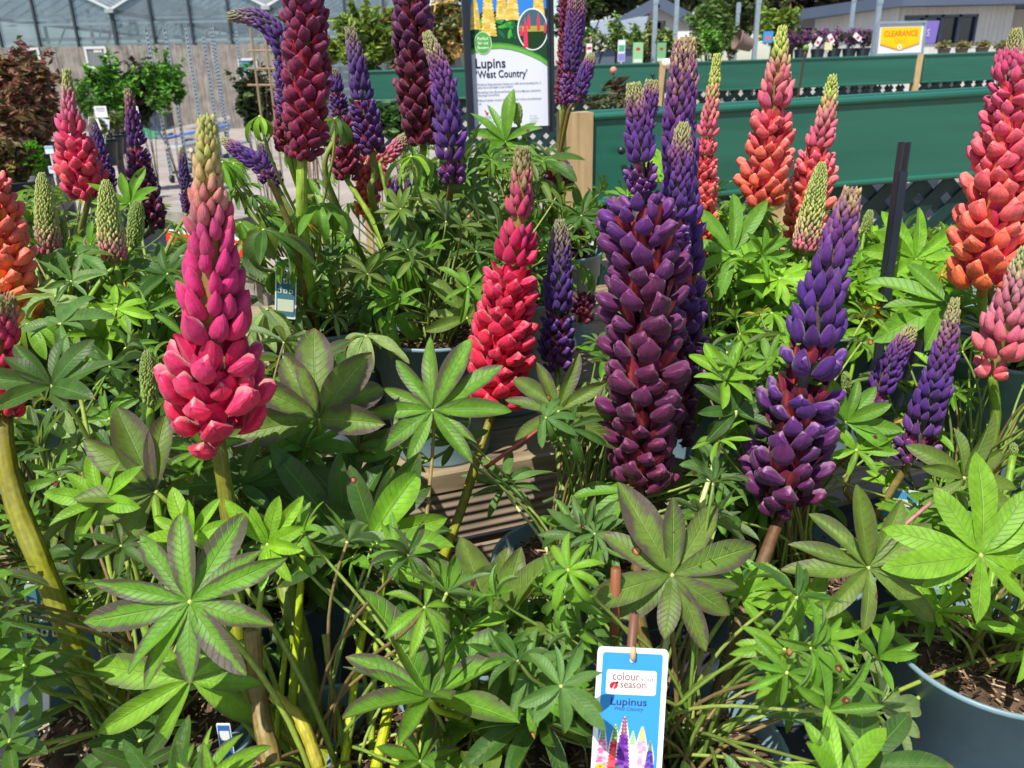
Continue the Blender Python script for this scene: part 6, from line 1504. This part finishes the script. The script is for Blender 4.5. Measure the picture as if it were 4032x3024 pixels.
shrub(1180, 330, 5.2, 110, 230, 2600, .034, [(90, 110, 50), (120, 140, 60), (70, 84, 44), (130, 90, 60)], 'thin climbers on canes left of the dark red spike', seed=110, nst=14, stemcol=(150, 110, 80))
shrub(1010, 400, 5.6, 90, 120, 1500, .035, [(84, 110, 56), (100, 90, 84), (60, 80, 44)], 'dull green shrub below the climbers on canes', seed=111)
shrub(1420, 190, 7.0, 150, 130, 3000, .04, [(120, 150, 50), (150, 170, 70), (90, 120, 44)], 'yellow green shrub behind the slim purple spike', seed=112, nst=10)
shrub(1560, 150, 8.2, 120, 140, 2200, .045, [(110, 140, 56), (140, 110, 70), (84, 110, 44)], 'shrub with reddish tips behind the maroon spike', seed=113, nst=10)
shrub(1760, 130, 7.6, 95, 150, 2200, .045, [(120, 130, 60), (150, 140, 70), (90, 100, 50)], 'shrub with cream and yellow blooms left of the poster', seed=114, flowers=([(236, 200, 120), (240, 216, 150), (230, 180, 100)], 420, .05))
shrub(1300, 520, 3.9, 130, 70, 1300, .03, [(80, 110, 56), (60, 90, 44)], 'low dark foliage under the far bench', seed=115)
shrub(1500, 480, 4.2, 140, 70, 1300, .03, [(80, 120, 56), (60, 90, 44)], 'low green foliage beneath the end of the far bench', seed=116)
shrub(2420, 400, 4.0, 120, 26, 700, .026, [(90, 100, 60), (70, 84, 50), (110, 100, 70)], 'sparse peony foliage between the two green rows', seed=117, cat='plant', name='peony')
# cane trellis among the climbers
e = empty('cane_trellis', (at_y(1080, 400, 5.0).x, 5.0, 0), 'thin wooden cane trellis carrying the climbers', 'trellis'); mb = MB()
for x in (985, 1040, 1100, 1160): a = at_y(x, 110, 5.0); mb.tube([(a.x, 5.0, 0), (a.x, 5.0, a.z)], .007, 6, 0, lin((170, 146, 116), .7))
mb.build('upright', M['paint'], e); mb = MB()
for y in (200, 270, 335): a, b = at_y(975, y, 5.0), at_y(1175, y, 5.0); mb.tube([a, b], .006, 6, 0, lin((170, 146, 116), .7))
mb.build('crossbar', M['paint'], e)
# peony stems with buds
def peony(x, y, Y, h, r, col, label, leafy):
    q = at_y(x, y, Y); e = empty('peony_bud', (q.x, q.y, 0), label, 'flower bud')
    mb = MB(); mb.tube(catmull([(q.x - .05, q.y, 0.3), (q.x - .01, q.y, q.z - .15), tuple(q)], 10), .005, 6, 0, lin((74, 60, 44), .8)); mb.build('stem', M['stem'], e, smooth=True)
    mb = MB(); n_ = 10; mb.lathe([(r * math.sin(math.pi * k / n_) + .0001, r * (1 - math.cos(math.pi * k / n_))) for k in range(n_ + 1)], tuple(q), 14, 0, lin(col, .85)); mb.build('bud', M['paint'], e, smooth=True)
    if leafy: mb = MB(); leaf_cloud(mb, (q.x, q.y, q.z - .09), (.07, .05, .08), 26, .05, [(70, 80, 46), (84, 60, 50)], 7, lump=1); mb.build('leaves', M['foliage'], e)
peony(2415, 290, 4.6, 0, .018, (224, 140, 120), 'small pink bud on a dark leafy stem before the far bench', True)
peony(2624, 272, 4.4, 0, .026, (240, 216, 190), 'round cream bud before the far bench', False)
peony(3172, 200, 3.6, 0, .012, (120, 150, 60), 'lone green bud on a bent stem before the far bench', False)

# ---- stake and labels among the lupins
mb = MB(); a, b = at_y(3562, 560, 1.03), at_y(3448, 1400, .99); b = b + (b - a) * .55
d = (b - a).normalized(); nv = Vector((0, 1, 0)); sx = d.cross(nv).normalized(); w = .0048
e = empty('label_stake', b, 'black channelled plastic stake standing right of the coral lupins', 'stake')
for o_, ww in ((sx * w * .9, .0025), (-sx * w * .9, .0025)): mb.beam(a + o_, b + o_, ww, .012, up=(0, 1, 0))
mb.beam(a + d * .035, b, w * 1.8, .003, up=(0, 1, 0)); mb.build('channel', M['blackframe'], e)
mb = MB(); c_ = a + d * .035; mb.beam(c_ + Vector((0, -.008, 0)), b + Vector((0, -.008, 0)), w * 2.0, .004, up=(0, 1, 0)); mb.build('cover', M['blackframe'], e)

TL, TR, BL = at_y(2355, 2545, .44), at_y(2633, 2558, .44), at_y(2312, 3110, .405)
ux = (TR - TL).normalized(); dn = (BL - TL); tw, th_ = (TR - TL).length, dn.length; uy = (-dn - ux * (-dn).dot(ux)).normalized(); n_ = ux.cross(uy)
O = TL - uy * th_
e = empty('plant_label', O + ux * tw / 2, 'blue and white printed lupin label tied to a cane at the front', 'plant label')
S = Sheet(O, ux, uy, .000006)
def rr_pts(x, y, w, h, r):
    pts = []
    for cx, cy, a0 in ((x + w - r, y + r, -90), (x + w - r, y + h - r, 0), (x + r, y + h - r, 90), (x + r, y + r, 180)):
        for j in range(7): a_ = R(a0 + j * 15); pts.append((cx + r * math.cos(a_), cy + r * math.sin(a_)))
    return pts
u = tw / 277.0; vs = th_ / (565 * u); S.uy = S.uy * vs; th_r = th_; th_ = 565 * u
S.mb.poly([S.P(x, y) for x, y in rr_pts(0, 0, tw, th_, tw * .07)], 0, lin((238, 240, 240), .9), .0006, n_)
S.rect(20 * u, 14 * u, tw - 40 * u, th_ - 34 * u, (60, 150, 214), r=12 * u)
X = lambda x: x * u
Yt = lambda y: th_ - y * u
S.rect(X(40), Yt(184), X(196), 96 * u, (242, 240, 240), r=10 * u)
MRN = (120, 44, 50)
S.text('colour', X(62), Yt(128), 47 * u, MRN, xs=.86, bold=.012); S.text('your', X(174), Yt(130), 31 * u, (96, 50, 56), xs=.92, bold=.006)
S.text('season', X(94), Yt(158), 45 * u, MRN, xs=.84, bold=.012); S.text('love garden bio-diversity', X(94), Yt(172), 11.5 * u, (140, 90, 90), xs=.95, shear=.2)
S.ell(X(70), Yt(150), 17 * u, 15 * u, (214, 40, 56), rot=.4); S.ell(X(83), Yt(138), 6 * u, 5 * u, (60, 20, 30))
for dx, dy in ((-8, 4), (-4, -6), (5, -2), (-12, -3)): S.ell(X(70 + dx), Yt(150 + dy), 2.4 * u, 2.4 * u, (60, 20, 30), 8)
S.poly([(X(64), Yt(165)), (X(68), Yt(165)), (X(75), Yt(146)), (X(73), Yt(145))], (242, 240, 240))
S.text('Lupinus', X(132), Yt(226), 42 * u, (52, 40, 100), 'CENTER', 1.12, .010); S.text('West Country', X(132), Yt(247), 22 * u, (52, 50, 120), 'CENTER', .88, 0, .25)
PK, RD, VI, WHT, LP, BV = [(240, 150, 180), (228, 110, 160), (246, 190, 206)], [(226, 50, 66), (240, 90, 90), (206, 36, 60)], [(110, 50, 150), (90, 40, 130), (140, 80, 170)], [(236, 240, 236), (206, 216, 206), (222, 230, 220)], [(240, 180, 206), (232, 150, 190), (246, 210, 220)], [(90, 60, 160), (120, 90, 180), (70, 50, 140)]
for (x, yt, yb, w, cs, tp) in ((38, 312, 480, 50, PK, (120, 160, 90)), (192, 312, 470, 56, LP, (190, 200, 110)), (226, 366, 480, 40, BV, (90, 120, 120)), (86, 308, 500, 58, RD, (110, 160, 80)), (156, 330, 490, 48, WHT, (150, 190, 130)), (120, 276, 480, 60, VI, (150, 90, 110))):
    S.lupin_print(X(x), Yt(yb), w * u, (yb - yt) * u, cs, tp, white=(240, 242, 242), seed=x)
for k, (x, y, r_) in enumerate(((20, 482, .5), (60, 500, -.4), (96, 478, .9), (40, 505, 0), (120, 500, .3))): S.ell(X(x), Yt(y), 20 * u, 8 * u, [(40, 140, 80), (60, 160, 70)][k % 2], 12, r_)
for k in range(8): S.ell(X(34) + 12 * u * math.cos(k * .785), Yt(468) + 7 * u * math.sin(k * .785), 7 * u, 4 * u, (244, 190, 40), 8, k * .785)
S.ell(X(34), Yt(468), 5 * u, 5 * u, (230, 120, 30), 8)
S.ell(X(136), Yt(44), 10 * u, 12 * u, (225, 228, 226), 14)
S.build('printed_card', e)
Yt = lambda y: (th_ - y * u) * vs
mb = MB(); q = O + ux * X(136) + uy * Yt(20) + n_ * .002
mb.tube([q + uy * .005, q + uy * .0015, q - uy * .003, q - uy * .0042], [.0012, .0022, .0021, .0010], 10, 0, lin((196, 168, 124), .85)); mb.build('toggle', M['paint'], e, smooth=True)
mb = MB(); ct = at_y(2498, 2415, .455); cb_ = O + ux * X(130) - n_ * .006 + uy * (th_r * .55); cb2 = Vector((cb_.x, cb_.y + .02, Z1 + .18)); mb.tube([ct, cb_, cb2], .0033, 10, 0, lin((112, 74, 56), .8)); mb.tube([ct + Vector((0, 0, .0005)), ct + Vector((0, 0, .0010))], .0022, 8, 0, lin((60, 34, 30), .8))
mb.build('cane', M['paint'], None, label='short cut brown cane stub standing behind the blue label', cat='cane', smooth=True)
mb = MB(); ct = at_y(2425, 2240, .50); mb.tube([ct, ct + Vector((.002, .01, -.12)), ct + Vector((.004, .02, -.30))], .0038, 10, 0, lin((140, 84, 52), .8)); mb.build('cane', M['paint'], None, label='cut reddish brown stem stub under the big olive star leaf', cat='cane', smooth=True)
# sticker on the right pot
pc = D(2140, 1425, .628); rr5, h5 = .096, .200
e = empty('price_sticker', (pc.x, pc.y, Z1 + .05), 'white price sticker on the side of the right corner pot', 'sticker')
a0 = math.atan2(-1, .42); mb = MB(); mbt = MB(); ch = h5 * .26; rb = rr5 * .74
def potpt(a_, z, off=.0007):
    r_ = rb + (rr5 * .925 - rb) * (z / (h5 - ch)) + off
    return (pc.x + r_ * math.cos(a_), pc.y + r_ * math.sin(a_), Z1 + z)
z0s, z1s, wa = .062, .142, .60
V = []; F = []
for i in range(9):
    a_ = a0 + wa * (i / 8 - .0)
    V += [potpt(a_, z0s), potpt(a_, z1s)]
    if i: F.append((2*i-2, 2*i, 2*i+1, 2*i-1))
mb.add(V, F, 0, lin((236, 238, 248), .9)); mb.build('label_sheet', M['ink'], e)
for t, sz, x, z in (('\u00a3 20.00', .013, .05, .068), ('lupinus west', .0075, .06, .085), ('country 3 litre', .0075, .08, .097), ('garden plants', .0075, .09, .109), ('\u2660', .012, .2, .125)):
    Vt, Ft = text_geo(t, sz)
    if len(Vt): mbt.add([potpt(a0 + x * wa + v[0] / .095, z + v[1], .0011) for v in Vt], Ft, 0, lin((120, 120, 140), .85))
for k in range(14): 
    aa = a0 + wa * (.80); w_ = .0006 + .0009 * ((k * 7) % 3); zz = .080 + k * .0035
    mbt.add([potpt(aa, zz, .0011), potpt(aa + .06, zz, .0011), potpt(aa + .06, zz + w_, .0011), potpt(aa, zz + w_, .0011)], [(0, 1, 2, 3)], 0, lin((80, 80, 90), .85))
mbt.build('print', M['ink'], e)
# blue labels deeper among the plants
def tagcard(p_tl, p_tr, p_bl, Y, label, col=(70, 150, 206), txt=None, iconrows=0, dy=0.0, border=(232, 236, 236), flip=False):
    TL, TR, BL = at_y(*p_tl, Y), at_y(*p_tr, Y), at_y(*p_bl, Y - dy); ux = (TR - TL).normalized(); dn = BL - TL; w, h = (TR - TL).length, dn.length
    uy = (-dn - ux * (-dn).dot(ux)).normalized(); O = TL - uy * h; e = empty('plant_label', O + ux * w / 2, label, 'plant label'); S = Sheet(O, ux, uy, .000006)
    S.mb.poly([S.P(x, y) for x, y in rr_pts(0, 0, w, h, w * .08)], 0, lin(border, .85), .0006, S.n)
    S.rect(w * .06, h * .03, w * .88, h * .94, col, r=w * .05)
    if txt:
        S.rect(w * .16, h * .70, w * .68, h * .17, (236, 236, 234), r=w * .03)
        S.text(txt, w * .5, h * .52, w * .22, (50, 50, 110), 'CENTER')
    for r_ in range(iconrows):
        for c_ in range(3): S.rect(w * (.12 + .27 * c_), h * (.74 - .16 * r_), w * .18, w * .2, (206, 214, 190), r=w * .03); S.ell(w * (.21 + .27 * c_), h * (.74 - .16 * r_) + w * .1, w * .045, w * .055, (60, 84, 90), 10)
    if iconrows:
        S.rect(w * .12, h * .12, w * .76, h * .20, (206, 214, 190)); 
    mb_ = S.build('printed_card', e)
    mb = MB(); q = O + ux * w / 2 - S.n * .002; mb.beam(q + uy * h * .4, q - uy * .13, .006, .002, up=tuple(S.n), col=lin((220, 220, 220), .8)); mb.build('stake', M['ink'], e); return e
tagcard((1628, 905), (1712, 915), (1640, 1200), 1.30, 'sky blue label half hidden by leaves behind the scarlet spike', (100, 176, 224), 'Lupinus')
tagcard((1085, 1010), (1170, 1020), (1022, 1235), 1.05, 'teal care label with pale symbols right of the crimson spike', (70, 120, 136), None, 3)
tagcard((95, 2300), (262, 2310), (60, 2640), .60, 'teal care label with pale symbols above the left pot', (62, 104, 118), None, 3, dy=.02, border=(150, 164, 166))
tagcard((2448, 1390), (2530, 1400), (2440, 1560), 1.12, 'small blue label just left of the base of the plum spikes', (60, 140, 206), 'L')
tagcard((2680, 1388), (2765, 1402), (2672, 1560), 1.00, 'small blue label right of the plum spikes low down', (60, 140, 206), 'L')
tagcard((3495, 1915), (3640, 1940), (3440, 2200), .84, 'blue and cream label between the leaning purple stems', (84, 160, 210), 'L')
tagcard((850, 2850), (905, 2850), (850, 3060), .47, 'narrow view of a blue label at the bottom edge left of centre', (60, 110, 190), 'L')
tagcard((2235, 870), (2360, 885), (2235, 960), 1.95, 'white card lying behind the slim violet spike', (226, 232, 236))
